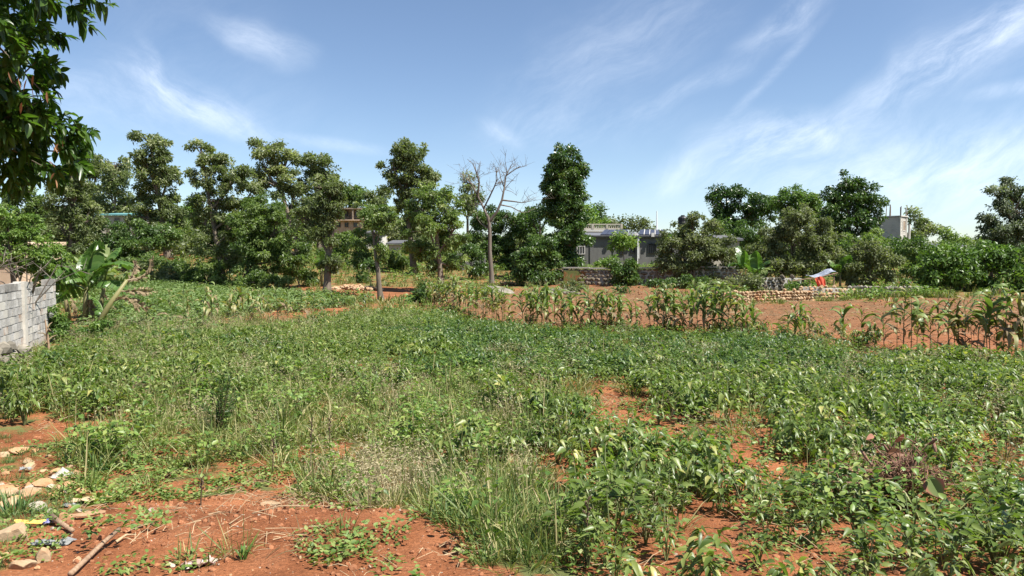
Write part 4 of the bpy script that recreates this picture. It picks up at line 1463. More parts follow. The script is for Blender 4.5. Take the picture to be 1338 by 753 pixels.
tree('shrub', 'grey-green bush sprawling at the left end of the pale dry-stone wall', 'bush', 968, 50,
     [(950, 372, 18, 12), (972, 368, 18, 14), (988, 374, 16, 12), (935, 378, 12, 10)], OLIVE, stems=4, fork=.2, dens=.85, lpx=3.8)
tree('tree', 'dark rounded tree left of the domed trees on the right skyline', 'tree', 952, 84,
     [(936, 252, 13, 10), (950, 250, 18, 12), (940, 268, 16, 14), (968, 262, 18, 14), (958, 284, 24, 16), (985, 275, 14, 16)], M['mango'], trunk_r=.3)
tree('tree', 'dark tree filling the dip between two skyline crowns on the right', 'tree', 998, 90,
     [(992, 262, 14, 10), (1006, 266, 14, 10), (998, 282, 22, 16)], DARK)
tree('tree', 'mid-green domed tree behind the big rounded bush', 'tree', 1045, 84,
     [(1040, 252, 18, 11), (1060, 258, 18, 12), (1028, 266, 18, 13), (1050, 274, 28, 16), (1074, 272, 14, 16)], M['weed'], trunk_r=.3)
tree('tree', 'big dark glossy tree, highest crown on the right skyline', 'tree', 1114, 76,
     [(1104, 242, 20, 12), (1088, 254, 17, 15), (1124, 250, 16, 14), (1108, 264, 28, 16), (1136, 268, 18, 16), (1094, 284, 24, 18), (1124, 290, 30, 16), (1146, 286, 8, 10), (1106, 312, 28, 18)], M['mango'], trunk_r=.42, gap=.15)
tree('shrub', 'very large rounded olive-green bush behind the pale stone wall', 'bush', 1035, 60,
     [(1036, 284, 26, 16), (1018, 300, 26, 18), (1058, 300, 24, 18), (1036, 316, 38, 22), (1004, 324, 22, 18), (1072, 324, 20, 20), (1020, 344, 34, 18), (1056, 346, 28, 16), (1086, 322, 16, 18), (1000, 350, 20, 14)], OLIVE, stems=4, dens=1.0, gap=.15, fork=.25)
tree('shrub', 'brownish rounded bush right of the orange cloth', 'bush', 1136, 56,
     [(1136, 326, 22, 16), (1120, 344, 20, 18), (1150, 342, 20, 18), (1136, 360, 32, 14), (1166, 352, 14, 16)], OLIVE, stems=4, dens=.85, lpx=3.8, fork=.2)
tree('shrub', 'leafy green bush at the left end of the right-hand hedge', 'bush', 1222, 54,
     [(1222, 338, 20, 12), (1208, 352, 14, 16), (1232, 354, 20, 16), (1216, 370, 22, 10)], M['weed'], stems=3, fork=.2, lpx=5.5, clump=.24)
tree('shrub', 'second leafy bush of the right-hand hedge, next to the left end one', 'bush', 1258, 54,
     [(1256, 334, 20, 12), (1270, 346, 18, 16), (1250, 358, 20, 16), (1264, 374, 22, 10)], M['weed'], stems=3, fork=.2, lpx=5.5, clump=.24)
tree('shrub', 'highest leafy bush of the right-hand hedge', 'bush', 1296, 54,
     [(1296, 324, 20, 10), (1284, 336, 18, 14), (1310, 336, 20, 14), (1298, 356, 30, 18), (1296, 376, 24, 10)], M['weed'], stems=3, fork=.2, lpx=5.5, clump=.24)
tree('shrub', 'leafy bush of the hedge cut by the right edge of the picture', 'bush', 1338, 54,
     [(1332, 338, 18, 14), (1350, 342, 24, 20), (1336, 362, 24, 18), (1330, 378, 22, 9)], M['weed'], stems=3, fork=.2, lpx=5.5, clump=.24)
tree('tree', 'windswept dark tree with silvery ragged tips at the right edge', 'tree', 1330, 76,
     [(1322, 242, 12, 10), (1298, 252, 14, 7), (1334, 254, 14, 12), (1306, 266, 18, 10), (1330, 274, 22, 14), (1288, 292, 14, 12), (1310, 296, 24, 14), (1340, 300, 28, 18), (1362, 270, 26, 26), (1318, 316, 34, 12)], M['pine'], wind=-.7, tip=.5, gap=.3, trunk_r=.4, droop=.4)
tree('tree', 'pale flowering tree right of the unfinished concrete house', 'tree', 1203, 112,
     [(1192, 282, 8, 9), (1204, 294, 12, 10), (1218, 300, 14, 9), (1196, 306, 14, 10)], OAK, tip=.5)
tree('tree', 'thin airy tree in the gap before the windswept one', 'tree', 1244, 92,
     [(1238, 304, 8, 6), (1250, 308, 9, 7), (1242, 316, 12, 7)], OAK2, dens=.6)
tree('shrub', 'bush in front of the concrete house', 'bush', 1172, 66, [(1160, 322, 12, 8), (1184, 322, 14, 9), (1176, 335, 18, 14), (1196, 325, 10, 12)], DARK, stems=2, fork=.3)
for (lab, u, dep, bl, mt) in [
    ('dark bush filling the gap below the dark rounded skyline tree', 962, 78, [(948, 300, 20, 14), (972, 304, 20, 16), (990, 312, 16, 16), (960, 320, 20, 14)], DARK),
    ('grey-green bush between the big rounded one and the grey house bush', 982, 66, [(974, 330, 16, 16), (990, 340, 14, 14), (968, 346, 14, 12)], OLIVE),
    ('bush under the highest skyline crown on the right', 1108, 68, [(1098, 322, 22, 16), (1120, 318, 22, 16), (1092, 345, 20, 16), (1112, 350, 22, 14)], OAK2),
    ('green bush left of the concrete house', 1150, 74, [(1140, 312, 16, 12), (1152, 326, 14, 12)], OAK2),
    ('dark bush between the concrete house and the right-hand hedge', 1200, 64, [(1196, 326, 14, 12), (1210, 332, 14, 12), (1200, 348, 20, 14)], DARK),
    ('bush on the rise behind the middle of the right-hand hedge', 1250, 74, [(1236, 326, 20, 9), (1262, 324, 20, 9), (1280, 330, 14, 9)], OAK2)]:
    tree('shrub', lab, 'bush', u, dep, bl, mt, stems=3, fork=.25, dens=1.0)
# --- undergrowth on the left slope
for (lab, u, dep, bl, mt) in [
    ('dark scrub bush left of the pale shed', 140, 68, [(140, 300, 18, 16), (150, 320, 26, 16), (132, 325, 20, 16)], DARK),
    ('dark spreading bush below the pale shed', 172, 66, [(172, 302, 22, 14), (180, 324, 28, 14), (160, 335, 22, 12)], DARK),
    ('low hedge-like bush on the slope under the umbrella-shaped tree', 190, 60, [(178, 342, 24, 9), (206, 344, 26, 9), (228, 350, 18, 8)], OAK2),
    ('low sprawling bush with dry twigs at the edge of the bluish crop', 205, 58, [(192, 356, 20, 10), (218, 358, 20, 12), (236, 362, 14, 10)], OLIVE),
    ('green bush at the right end of the sprawling dry one', 252, 57, [(244, 358, 16, 12), (262, 356, 16, 14), (252, 368, 20, 8)], OAK2),
    ('undergrowth bush at the foot of the broad pale-tipped tree', 276, 55, [(272, 348, 16, 16), (286, 362, 18, 12)], OAK2),
    ('shady undergrowth bush at the foot of the dense mid-green tree', 338, 52, [(330, 368, 18, 9), (352, 364, 16, 10), (372, 366, 14, 8)], OAK2),
    ('pale weedy bush between the dense tree and the leaning one', 392, 56, [(386, 352, 16, 12), (404, 356, 14, 12)], OAK2),
    ('thicket bush below the brown house', 446, 78, [(436, 316, 22, 12), (456, 318, 20, 12), (444, 336, 26, 12)], OAK2),
    ('dark round bush behind the small slim tree', 480, 60, [(482, 350, 14, 12), (476, 362, 16, 8)], DARK),
    ('thicket bush left of the small slim tree', 462, 70, [(466, 328, 16, 14), (476, 312, 14, 12), (470, 345, 18, 10)], OAK2),
    ('thicket bush right of the small slim tree', 520, 72, [(522, 330, 18, 16), (514, 350, 16, 10), (535, 348, 14, 12)], OAK2),
    ('dark bushy clump at the left end of the maize row', 552, 42, [(548, 384, 18, 10), (562, 382, 16, 12), (536, 392, 12, 7)], DARK),
    ('weedy green bush at the foot of the dead tree', 652, 52, [(646, 384, 12, 10), (660, 388, 12, 9), (634, 388, 12, 8)], M['weed']),
    ('thicket bush between the wide layered tree and the dead tree', 612, 66, [(606, 336, 16, 16), (622, 348, 16, 12), (618, 330, 12, 10)], DARK),
    ('green bush on the pale rubble heap right of the stone wall', 1074, 47, [(1070, 382, 10, 6), (1090, 388, 18, 8), (1108, 390, 14, 6)], M['weed']),
    ('small round bush standing before the pale stone wall', 1044, 49, [(1040, 374, 10, 6), (1048, 378, 10, 5)], M['weed']),
    ('low leafy bush at the foot of the brownish rounded bush', 1160, 52, [(1150, 384, 18, 8), (1176, 380, 16, 10), (1194, 384, 12, 8)], OAK2),
    ('small round weedy bush on the red slope below the terrace wall', 743, 54, [(738, 376, 12, 8), (756, 374, 12, 7)], OLIVE),
    ('small dark bush alone on the red slope', 814, 52, [(812, 378, 7, 5), (818, 382, 6, 4)], DARK),
    ('yellow-green bush over the left end of the block wall', 22, 24, [(12, 285, 26, 18), (40, 300, 26, 18), (10, 320, 30, 24), (52, 326, 22, 16), (30, 346, 28, 12)], BRIGHT),
    ('pale bush behind the block wall beside the banana plants', 68, 27, [(62, 330, 20, 18), (78, 350, 20, 20), (60, 362, 20, 14)], BRIGHT),
    ('bushy undergrowth at the feet of the banana plants', 92, 22, [(84, 428, 18, 12), (104, 432, 22, 10), (130, 425, 16, 9), (74, 410, 12, 12)], M['weed']),
    ('dark bush in the gap under the left tree', 40, 58, [(30, 296, 26, 22), (52, 280, 20, 22), (20, 262, 26, 24)], OAK2)]:
    tree('shrub', lab, 'bush', u, dep, bl, mt, stems=3, fork=.25, dens=1.05)

# far wood covering the hill behind
hv = []
for k in range(5):
    gsh = np.random.default_rng(500 + k)
    n = 1500
    cc = nrm(gsh.normal(size=(40, 3))) * (gsh.random((40, 1)) ** .4) * np.array([2.4, 2.4, 1.7]) + np.array([0, 0, 1.9])
    ii = gsh.integers(0, 40, n)
    p = cc[ii] + gsh.normal(0, .38, (n, 3))
    L_ = .42 * gsh.uniform(.6, 1.3, n)
    hv.append(lm('hill_scrub', leaves(p, gsh.normal(size=(n, 3)) + np.array([0, 0, .3]), gsh.normal(size=(n, 3)), L_, L_ * .5, .2, LEAF4,
                                      np.clip(gsh.uniform(.1, .7, 40)[ii] + gsh.normal(0, .15, n), 0, 1)), [OAK2, DARK, OAK, OAK2, OLIVE][k]))
hc = variants('hill_scrub', hv)


def d_hill(ju, jv, x, y, u, v):
    d = np.where(u < 700, .6, .75) * sstep(72, 86, y)
    d = np.where((u > 745) & (u < 960) & (y < 96), 0, d)
    d = np.where((u > 422) & (u < 482) & (y < 124), 0, d)
    d = np.where((u > 470) & (u < 560) & (y < 101), 0, d)
    d = np.where((u > 125) & (u < 195) & (y < 107), 0, d)
    return d


hp, hu, hvv = field_points(70, 240, 3.6, d_hill, .004)
scatter('hillside_wood', hp, hc, 5, rng.uniform(.6, 1.15, len(hp)) * np.where(hu < 560, 1.15, .8), 'scrubby wood of mixed bushes covering the hillside behind the trees', 'wood', tilt=.05)


# ------------------------------------------------------------------ the dead tree
def dead_tree():
    dep = 61
    px = dep / F
    b = ground_hit(643, 374)
    dep = b.y
    o = thing('dead_tree', 'leafless dead tree with bare forked branches in the middle of the picture', 'dead tree', b)
    def q(u, v, dy=0):
        return at(u, v, dep) + Vector((0, dy, 0)) - b
    mb = MB()
    tr = [(643, 378), (642, 355), (640, 330), (640, 306), (639, 290), (637, 282)]
    mb.tube([q(*p) for p in tr], [.26, .19, .165, .15, .14, .13], 9, cap=False)
    mb.build('trunk', M['bark_pale'], o, smooth=True)
    br = MB()
    rr = random.Random(5)
    def limb(pts, r0, r1, twigs=3):
        P = [q(p[0], p[1], (p[2] if len(p) > 2 else 0)) for p in pts]
        n = len(P)
        br.tube(P, [r0 + (r1 - r0) * i / (n - 1) for i in range(n)], 6, cap=False)
        for k in range(twigs):
            i = rr.randrange(max(1, n // 2), n)
            s = P[i - 1].lerp(P[i], rr.random())
            d = (P[i] - P[i - 1]).normalized()
            for dd in range(2):
                e = s + (d * .5 + Vector((rr.gauss(0, .7), rr.gauss(0, .6), rr.gauss(.35, .5)))) * rr.uniform(.5, 1.3)
                m = s.lerp(e, .5) + Vector((rr.gauss(0, .1), rr.gauss(0, .1), .06))
                br.tube([s, m, e], [r1 * .7, r1 * .5, .008], 4, cap=False)
                for t in range(3):
                    e2 = m.lerp(e, rr.random()) + Vector((rr.gauss(0, .4), rr.gauss(0, .4), rr.gauss(.25, .3)))
                    br.tube([m.lerp(e, rr.random()), e2], [.014, .006], 3, cap=False)
    limb([(639, 288), (632, 272, .3), (624, 256, .5), (616, 240, .6), (608, 232, .8)], .11, .035, 7)
    limb([(624, 256, .5), (626, 238, .2), (622, 224, -.1), (618, 214, -.3)], .1, .03, 4)
    limb([(616, 240, .6), (606, 236, 1.0), (600, 226, 1.3)], .06, .02, 3)
    limb([(632, 272, .3), (640, 258, -.6), (646, 246, -.8), (650, 236, -1.0), (648, 222, -1.1)], .07, .03, 5)
    limb([(639, 290), (650, 276, -.2), (656, 262, -.3), (659, 246, -.2), (661, 230, 0), (666, 220, .2)], .12, .035, 7)
    limb([(661, 230, 0), (670, 224, -.2), (680, 218, -.4)], .05, .02, 3)
    limb([(659, 246, -.2), (654, 232, .4), (652, 220, .6)], .05, .02, 3)
    limb([(656, 262, -.3), (670, 264, -.6), (682, 266, -.8), (694, 264, -1.0)], .07, .02, 3)
    limb([(654, 268, -.2), (668, 270, .5), (682, 277, .8), (692, 276, 1.0)], .06, .015, 3)
    limb([(640, 300), (628, 292, .3), (622, 284, .4)], .06, .02, 2)
    br.build('branches', M['bark_pale'], o, smooth=True)


dead_tree()


# ------------------------------------------------------------------ banana plants
def banana_leaf(length, wid, rise, fall, mat, tear=.25, seed=0):
    """blade of many torn strips on a curved midrib along +x"""
    g = random.Random(seed)
    n = 16
    mid = []
    p = np.array([0.0, 0.0]); a = rise
    for i in range(n + 1):
        mid.append((p.copy(), a))
        p = p + np.array([math.cos(a), math.sin(a)]) * length / n
        a -= fall / n * (.5 + i / n)
    mb = MB()
    mb.tube([(m[0][0], 0, m[0][1]) for m in mid], [.022 * (1 - .8 * i / n) for i in range(n + 1)], 4, tint=.9, cap=False)
    st = 2
    wid *= 1.25
    for sd_ in (-1, 1):
        carry = 0
        for i in range(st, n):
            s0, s1 = (i - st) / (n - st), (i + 1 - st) / (n - st)
            w0 = wid * math.sin(math.pi * min(1, s0 * .93 + .05)) ** .6
            w1 = wid * math.sin(math.pi * min(1, s1 * .93 + .05)) ** .6
            if g.random() < tear: carry = g.uniform(-.5, .25)
            dz = carry * .5 + .15
            p0, p1 = mid[i][0], mid[i + 1][0]
            k = g.uniform(.05, .12)
            V = [(p0[0], 0, p0[1]), (p1[0], 0, p1[1]), (p1[0] + k, sd_ * w1 * .55, p1[1] + dz * .25), (p0[0] + k, sd_ * w0 * .55, p0[1] + dz * .25),
                 (p1[0] + k * 1.3 - (.02 if carry else 0), sd_ * w1, p1[1] + dz * .1 - .1 * wid + carry * .25), (p0[0] + k * 1.3, sd_ * w0, p0[1] + dz * .1 - .1 * wid + carry * .25)]
            mb.add(V, f4=[(0, 1, 2, 3), (3, 2, 4, 5)] if sd_ > 0 else [(3, 2, 1, 0), (5, 4, 2, 3)], tint=g.uniform(.2, .6))
    return mb.mesh('banana_leaf', mat)


BL = [banana_leaf(1.0, .17, r_, f_, M['banana'], .22, k) for k, (r_, f_) in enumerate(((1.35, .5), (1.2, 1.3), (1.0, 2.0), (1.3, .9), (.8, 2.3)))]
BLP = [banana_leaf(1.0, .14, r_, f_, M['banana_pale'], .7, 20 + k) for k, (r_, f_) in enumerate(((1.3, .8), (1.0, 1.8)))]
BLD = [banana_leaf(1.0, .1, r_, f_, M['maize_d'], .8, 40 + k) for k, (r_, f_) in enumerate(((.1, 2.0), (-.6, 1.2)))]


def banana(u, v, dep, h, label, nl=8, pale=.2, dead=1, seed=0, ll=1.5, lean=0.0, group='banana plants'):
    g = random.Random(seed)
    p = ground_hit(u, v) if dep is None else Vector(((u - CX) / F * dep, dep, gz((u - CX) / F * dep, dep)))
    o = thing('banana_plant', label, 'banana plant', p, 0, group)
    sh = h * .48
    MB().tube([(0, 0, -.05), (lean * .4, 0, sh * .5), (lean, 0, sh)], [.11 * h / 2.6, .085 * h / 2.6, .055 * h / 2.6], 8).build('pseudostem', M['banana_stem'], o, smooth=True)
    for k in range(nl):
        r = g.random()
        mesh = g.choice(BLP) if r < pale else g.choice(BL)
        lo = link('leaf', mesh, o)
        lo.location = (lean * (.8 + .2 * k / nl), 0, sh * (.82 + .16 * k / nl))
        lo.rotation_euler = (g.gauss(0, .3), g.gauss(-.1, .15), k * 2.4 + seed + g.gauss(0, .2))
        s = ll * g.uniform(.75, 1.1)
        lo.scale = (s, s * g.uniform(.9, 1.3), s)
    for k in range(dead):
        lo = link('dry_leaf', g.choice(BLD), o)
        lo.location = (0, 0, sh * .75)
        lo.rotation_euler = (0, g.uniform(.3, .8), g.random() * 6.28)
        lo.scale = (ll * .7,) * 3
    return o


banana(112, 424, None, 3.0, 'tall banana plant with upright broad leaves near the end of the block wall', 13, .12, 2, 3, 2.0, .05)
banana(130, 416, None, 2.9, 'banana plant with pale torn leaves, right of the tall broad-leaved one', 12, .75, 1, 5, 1.75, .25)
banana(90, 418, None, 2.6, 'smaller banana plant leaning left behind the block wall end', 9, .2, 1, 8, 1.3, -.2)
banana(136, 428, None, 1.1, 'knee-high young banana plant with drooping dark leaves', 4, 0, 0, 9, .75, 0)
banana(420, 372, 56, 3.0, 'banana plant among the undergrowth below the leaning tree', 6, .1, 0, 12, 1.6, 0)
banana(972, 372, 57, 3.2, 'banana plant with upright leaf between the grey-green bushes', 7, .1, 1, 15, 2.0, 0)
banana(988, 376, 54, 2.4, 'low banana plant with wide spread leaves behind the pale stone wall', 6, .1, 1, 17, 1.7, .1)
banana(890, 340, 72, 5.6, 'banana plant rising behind the grey house roof near the black tank', 6, .2, 0, 21, 2.3, 0)
banana(1098, 372, 56, 2.6, 'banana plant with one long leaf beside the pale tarp', 5, .1, 0, 23, 1.9, 0)
# cut banana trunk leaning with dead leaves
cb = ground_hit(118, 440)
o = thing('fallen_banana_stem', 'pale cut banana stem leaning right with a fan of dead shredded leaves', 'banana stem', cb)
tipv = at(166, 366, cb.y + .4) - cb
MB().tube([(0, 0, -.05), tuple(tipv * .5 + Vector((0, 0, .06))), tuple(tipv)], [.1, .085, .05], 8).build('stem', M['maize_y'], o, smooth=True)
for k in range(5):
    lo = link('dry_leaf', BLD[k % 2], o)
    lo.location = tuple(tipv * (.6 + .1 * k))
    lo.rotation_euler = (k * .8, -.35 + .2 * (k % 3), -.3 + .25 * k)
    lo.scale = (1.1, 1.2, 1.1)


# ------------------------------------------------------------------ mango tree at the near left
def mango():
    root = Vector((-9.6, 9.8, gz(-9.6, 9.8)))
    o = thing('broadleaf_tree', 'dark broadleaf tree with long drooping glossy leaves overhanging the near left corner', 'tree', root)
    g = np.random.default_rng(77)
    E = [((-7.15, 9.1, 6.35), (2.35, 2.4, 1.6), 700), ((-7.55, 9.2, 4.75), (2.05, 2.2, 1.25), 620), ((-7.5, 10.3, 4.05), (1.75, 1.9, .8), 420),
         ((-9.6, 10.2, 6.6), (3.0, 3.2, 2.6), 620), ((-7.3, 9.0, 7.6), (2.2, 2.2, 1.5), 380)]
    E = [((c[0] - .26, c[1], c[2] + .14), r, n) for c, r, n in E]
    C, Dr, tw = [], [], []
    for c, r, n in E:
        d = nrm(g.normal(size=(n, 3)))
        rad = g.random(n) ** .33
        p = np.array(c) + d * rad[:, None] * np.array(r)
        C.append(p); Dr.append(nrm(d + np.array([0, 0, .1])))
    C = np.concatenate(C); Dr = np.concatenate(Dr)
    # clumps of the crown with holes between them
    hole = fbm(C[:, 0] * 1.1 + C[:, 2] * .9, C[:, 1] * 1.1 - C[:, 2] * 1.3, 2, 88)
    k = hole > .3
    C, Dr = C[k], Dr[k]
    n = len(C)
    K = 11
    a = (np.arange(K)[None] * 2.4 + g.random((n, 1)) * 6.28)
    axis_ = nrm(Dr + np.array([0, 0, -.15]))
    s1 = nrm(np.cross(axis_, np.array([.1, .2, 1.0])))
    s2 = np.cross(axis_, s1)
    sp = g.uniform(.55, 1.3, (n, K))
    D = (axis_[:, None, :] * g.uniform(.1, .9, (n, K, 1)) + s1[:, None, :] * (np.cos(a) * sp)[..., None] + s2[:, None, :] * (np.sin(a) * sp)[..., None])
    D[..., 2] -= .18
    P = C[:, None, :] + axis_[:, None, :] * g.uniform(-.1, .06, (n, K, 1))
    P = P.reshape(-1, 3); D = nrm(D.reshape(-1, 3))
    m = len(P)
    U = np.tile([0, 0, 1.0], (m, 1)) + g.normal(0, .4, (m, 3))
    L_ = g.uniform(.13, .23, m); Wd = L_ * g.uniform(.34, .46, m); dr = g.uniform(.1, .6, m)
    T = np.clip(np.repeat(g.uniform(.1, .6, n), K) + g.normal(0, .12, m), 0, 1)
    # the nearest leaves in view are leaves of their own
    u, v = proj(P[:, 0], P[:, 1], P[:, 2])
    vis = (u > 5) & (u < 160) & (v > 5) & (v < 260)
    cand = np.where(vis)[0]
    near = cand[np.argsort(np.linalg.norm(P[cand] - np.array([0, 0, CAMZ]), axis=1))[:300]]
    rest_ = np.setdiff1d(np.arange(m), near)
    g_ = leaves(P[rest_] - np.array(root), D[rest_], U[rest_], L_[rest_], Wd[rest_], dr[rest_], LANCE, T[rest_])
    tag(link('crown', lm('crown', g_, M['near']), o), kind='stuff')
    um = [lm('leaf', leaves(np.zeros((1, 3)), np.array([[1.0, 0, 0]]), np.array([[0, 0, 1.0]]), np.array([1.0]), np.array([1.0]), np.array([.2 + .15 * k]), LANCE, np.array([.2 + .12 * k])), M['near']) for k in range(4)]
    for q in near:
        lo = link('leaf', um[q % 4], o)
        lo.matrix_local = leaf_matrix(P[q] - np.array(root), D[q], U[q], L_[q], Wd[q])
    # rusty old leaves and flower stalks at the lower edge
    n2 = 14
    cc = np.array([at(70, 200, 9.0), at(66, 215, 9.0), at(76, 192, 9.1), at(45, 115, 8.4)])
    p2 = cc[g.integers(0, 4, n2)] + g.normal(0, .09, (n2, 3)) - np.array(root)
    d2 = np.stack([g.normal(0, .35, n2), g.normal(0, .35, n2), -np.ones(n2)], 1)
    link('withered_leaves', lm('withered_leaves', leaves(p2, d2, g.normal(size=(n2, 3)), g.uniform(.08, .16, n2), .028, .1, LANCE, g.random(n2)), M['rust']), o)
    mb = MB()
    tr = [Vector((0, 0, -.2)), Vector((.1, 0, 1.4)), Vector((.3, -.1, 2.6)), Vector((.5, 0, 3.8)), Vector((.6, .2, 5.4))]
    mb.tube(tr, [.34, .27, .23, .17, .07], 9, cap=False)
    rr = random.Random(3)
    for c, r, n_ in E:
        cl = Vector(c) - root
        st = tr[2].lerp(tr[3], rr.random())
        mb.tube([st, st.lerp(cl, .5) + Vector((0, 0, -.2)), cl], [.12, .09, .05], 6, cap=False)
        near_ = [i for i in range(n) if np.linalg.norm(C[i] - np.array(c)) < max(r) * 1.05]
        for i in rr.sample(near_, min(60, len(near_))):
            e = Vector(C[i]) - root
            mb.tube([cl.lerp(e, rr.uniform(0, .35)), cl.lerp(e, .6) + Vector((0, 0, -.06)), e], [.028, .018, .007], 4, cap=False)
    mb.build('trunk', M['bark'], o, smooth=True)


mango()


# ------------------------------------------------------------------ buildings
def pixbox(o, name, mat, u0, u1, v0, v1, dep, thick, root, tint=.5):
    """a box whose front face lies at world y = dep between photo columns/rows measured there"""
    a, b = at(u0, v1, dep), at(u1, v0, dep)
    c = (a + b) / 2 - root
    mb = MB().box((c.x, c.y + thick / 2, c.z), (abs(b.x - a.x), thick, abs(b.z - a.z)))
    return mb.build(name, mat, o)


def window_at(o, u0, u1, v0, v1, dep, root, bars=2, frame='white', proud=.03):
    a, b = at(u0, v1, dep), at(u1, v0, dep)
    c = (a + b) / 2 - root
    w, h = b.x - a.x, b.z - a.z
    t = .07
    fr = MB()
    y = c.y - proud
    fr.box((c.x - w / 2, y, c.z), (t, .12, h + t)); fr.box((c.x + w / 2, y, c.z), (t, .12, h + t))
    fr.box((c.x, y, c.z + h / 2 + .003), (w - t, .118, t)); fr.box((c.x, y, c.z - h / 2 - .003), (w - t, .118, t))
    for k in range(bars):
        fr.box((c.x - w / 2 + w * (k + 1) / (bars + 1), y, c.z), (t * .6, .08, h - t))
    f = fr.build('window', M[frame], o)
    pa = MB().box((c.x, c.y - .012, c.z), (w - t, .03, h - t)).build('pane', M['glass'], f)
    return f


def grey_house():
    dep = 76.0
    root = at(815, 351, dep)
    o = thing('grey_house', 'long low grey concrete house with dark panels on its roof, behind the terrace wall', 'house', root)
    a, b = at(738, 351, dep), at(900, 308.5, dep)
    zb, zt = a.z - root.z - .6, b.z - root.z
    x0, x1 = a.x - root.x, b.x - root.x
    # wall panels between pilasters
    us = [738, 773, 803, 832, 868, 900]
    for i in range(5):
        xa, xb = (us[i] - CX) / F * dep - root.x, (us[i + 1] - CX) / F * dep - root.x
        MB().box(((xa + xb) / 2, .16, (zb + zt) / 2), (xb - xa - .02, .3, zt - zb)).build('wall_panel', M['concrete'], o)
    for u in us[:-1]:
        x = (u - CX) / F * dep - root.x
        MB().box((x, .02, (zb + zt) / 2), (.34, .2, zt - zb - .02)).build('pilaster', M['concrete'], o)
    MB().box(((x0 + x1) / 2, 4.3, (zb + zt) / 2), (x1 - x0 - .1, 7.8, zt - zb - .05)).build('house_body', M['concrete'], o)
    MB().box(((x0 + x1) / 2, -.02, zt - .08), (x1 - x0 + .3, .5, .16)).build('eave_beam', M['concrete'], o)
    # sloping roof slabs
    def slab(ua, ub, name, mat, up=1.0, y1=6.0, y0=-.35, dz=.12, xshift=0.0):
        xa, xb = (ua - CX) / F * dep - root.x, (ub - CX) / F * dep - root.x
        V = [(xa, y0, zt + dz), (xb, y0, zt + dz), (xb + xshift, y1, zt + dz + up), (xa + xshift, y1, zt + dz + up)]
        V += [(p[0], p[1], p[2] - .1) for p in V]
        return MB().add(V, f4=[(0, 1, 2, 3), (7, 6, 5, 4), (0, 4, 5, 1), (1, 5, 6, 2), (2, 6, 7, 3), (3, 7, 4, 0)]).build(name, M[mat], o)
    slab(739, 900, 'roof', 'tin', .5, 6.1, -.32, .06)
    for k in range(4):
        slab(784 + k * 8.2, 791.6 + k * 8.2, 'roof_panel', 'panel', .72, 6.0, -.3, .17, 1.2)
    for k in range(5):
        slab(834 + k * 7.2, 840 + k * 7.2, 'roof_panel', 'panel', .72, 6.0, -.3, .17, 1.2)
    for k in range(4):
        slab(840.1 + k * 7.2, 840.9 + k * 7.2, 'roof_batten', 'white', .72, 6.0, -.31, .2, 1.2)
    window_at(o, 847, 857, 319, 331, dep, root, 3, 'black')
    window_at(o, 806, 815, 322, 332, dep, root, 1, 'black')
    window_at(o, 824, 829, 324, 330, dep, root, 0, 'black')
    window_at(o, 754, 764, 322, 332, dep, root, 2, 'white')
    for u, va, vb in ((834.5, 306, 338), (833, 306, 350)):
        pa, pb = at(u, va, dep - .2) - root, at(u, vb, dep - .2) - root
        MB().tube([pa, pb], .05, 8).build('drainpipe', M['pipe'], o)
    for u in (802, 831, 853):
        c = at(u, 307, dep - .45) - root
        MB().box(c, (.3, .1, .4)).build('fascia_board', M['white'], o)


grey_house()
p = at(858, 301, 81); q = at(858, 276, 81)
mb = MB(); mb.tube([(0, 0, -.3), (0, 0, (q - p).z)], [.07, .05], 8); mb.box((0, 0, -.3), (.4, .4, .1))
tag(mb.build('pole', M['pipe'], loc=p), 'thin white pole standing up from the roof of the grey house', 'pole')
p = at(892, 297, 80)
o = thing('water_tank', 'black water tank on the right end of the grey house roof', 'water tank', p)
mb = MB(); mb.tube([(0, 0, -.2), (0, 0, .05), (0, 0, .1), (0, 0, .5), (0, 0, .55), (0, 0, .95), (0, 0, 1.1), (0, 0, 1.2)], [.5, .5, .54, .54, .5, .52, .4, .2], 14)
mb.build('tank_body', M['black'], o)
MB().tube([(0, 0, 1.2), (0, 0, 1.28)], .2, 10).build('lid', M['black'], o)


def white_house():
    dep = 100.0
    root = at(787, 330, dep)
    o = thing('white_house', 'pale house with a balustraded flat roof above the grey house', 'house', root)
    a, b = at(755, 303, dep) - root, at(812, 303, dep) - root
    zr = a.z
    cx, w = (a.x + b.x) / 2, b.x - a.x
    MB().box((cx, 4.0, zr / 2 - .5), (w - .5, 8, zr + 1)).build('wall', M['cream'], o)
    MB().box((cx, 3.9, zr + .13), (w + .3, 8.6, .26)).build('roof_slab', M['white'], o)
    MB().box((cx, -.2, zr + .38), (w + .1, .22, .22)).build('balustrade_base', M['cream'], o)
    MB().box((cx, -.2, zr + .98), (w + .1, .26, .14)).build('balustrade_rail', M['cream'], o)
    bal = MB().tube([(0, 0, .0), (0, 0, .08), (0, 0, .2), (0, 0, .32), (0, 0, .4)], [.07, .05, .1, .05, .07], 8).mesh('baluster', M['cream'])
    for k in range(20):
        link('baluster', bal, o, (a.x + .25 + k * (w - .5) / 19, -.2, zr + .5))
    for k in range(4):
        MB().box((a.x + .02 + k * (w - .04) / 3, -.2, zr + .72), (.3, .3, .66)).build('balustrade_post', M['cream'], o)
    window_at(o, 776, 785, 307, 315, dep, root, 1, 'white')
    window_at(o, 763, 770, 307, 315, dep, root, 1, 'white')


white_house()


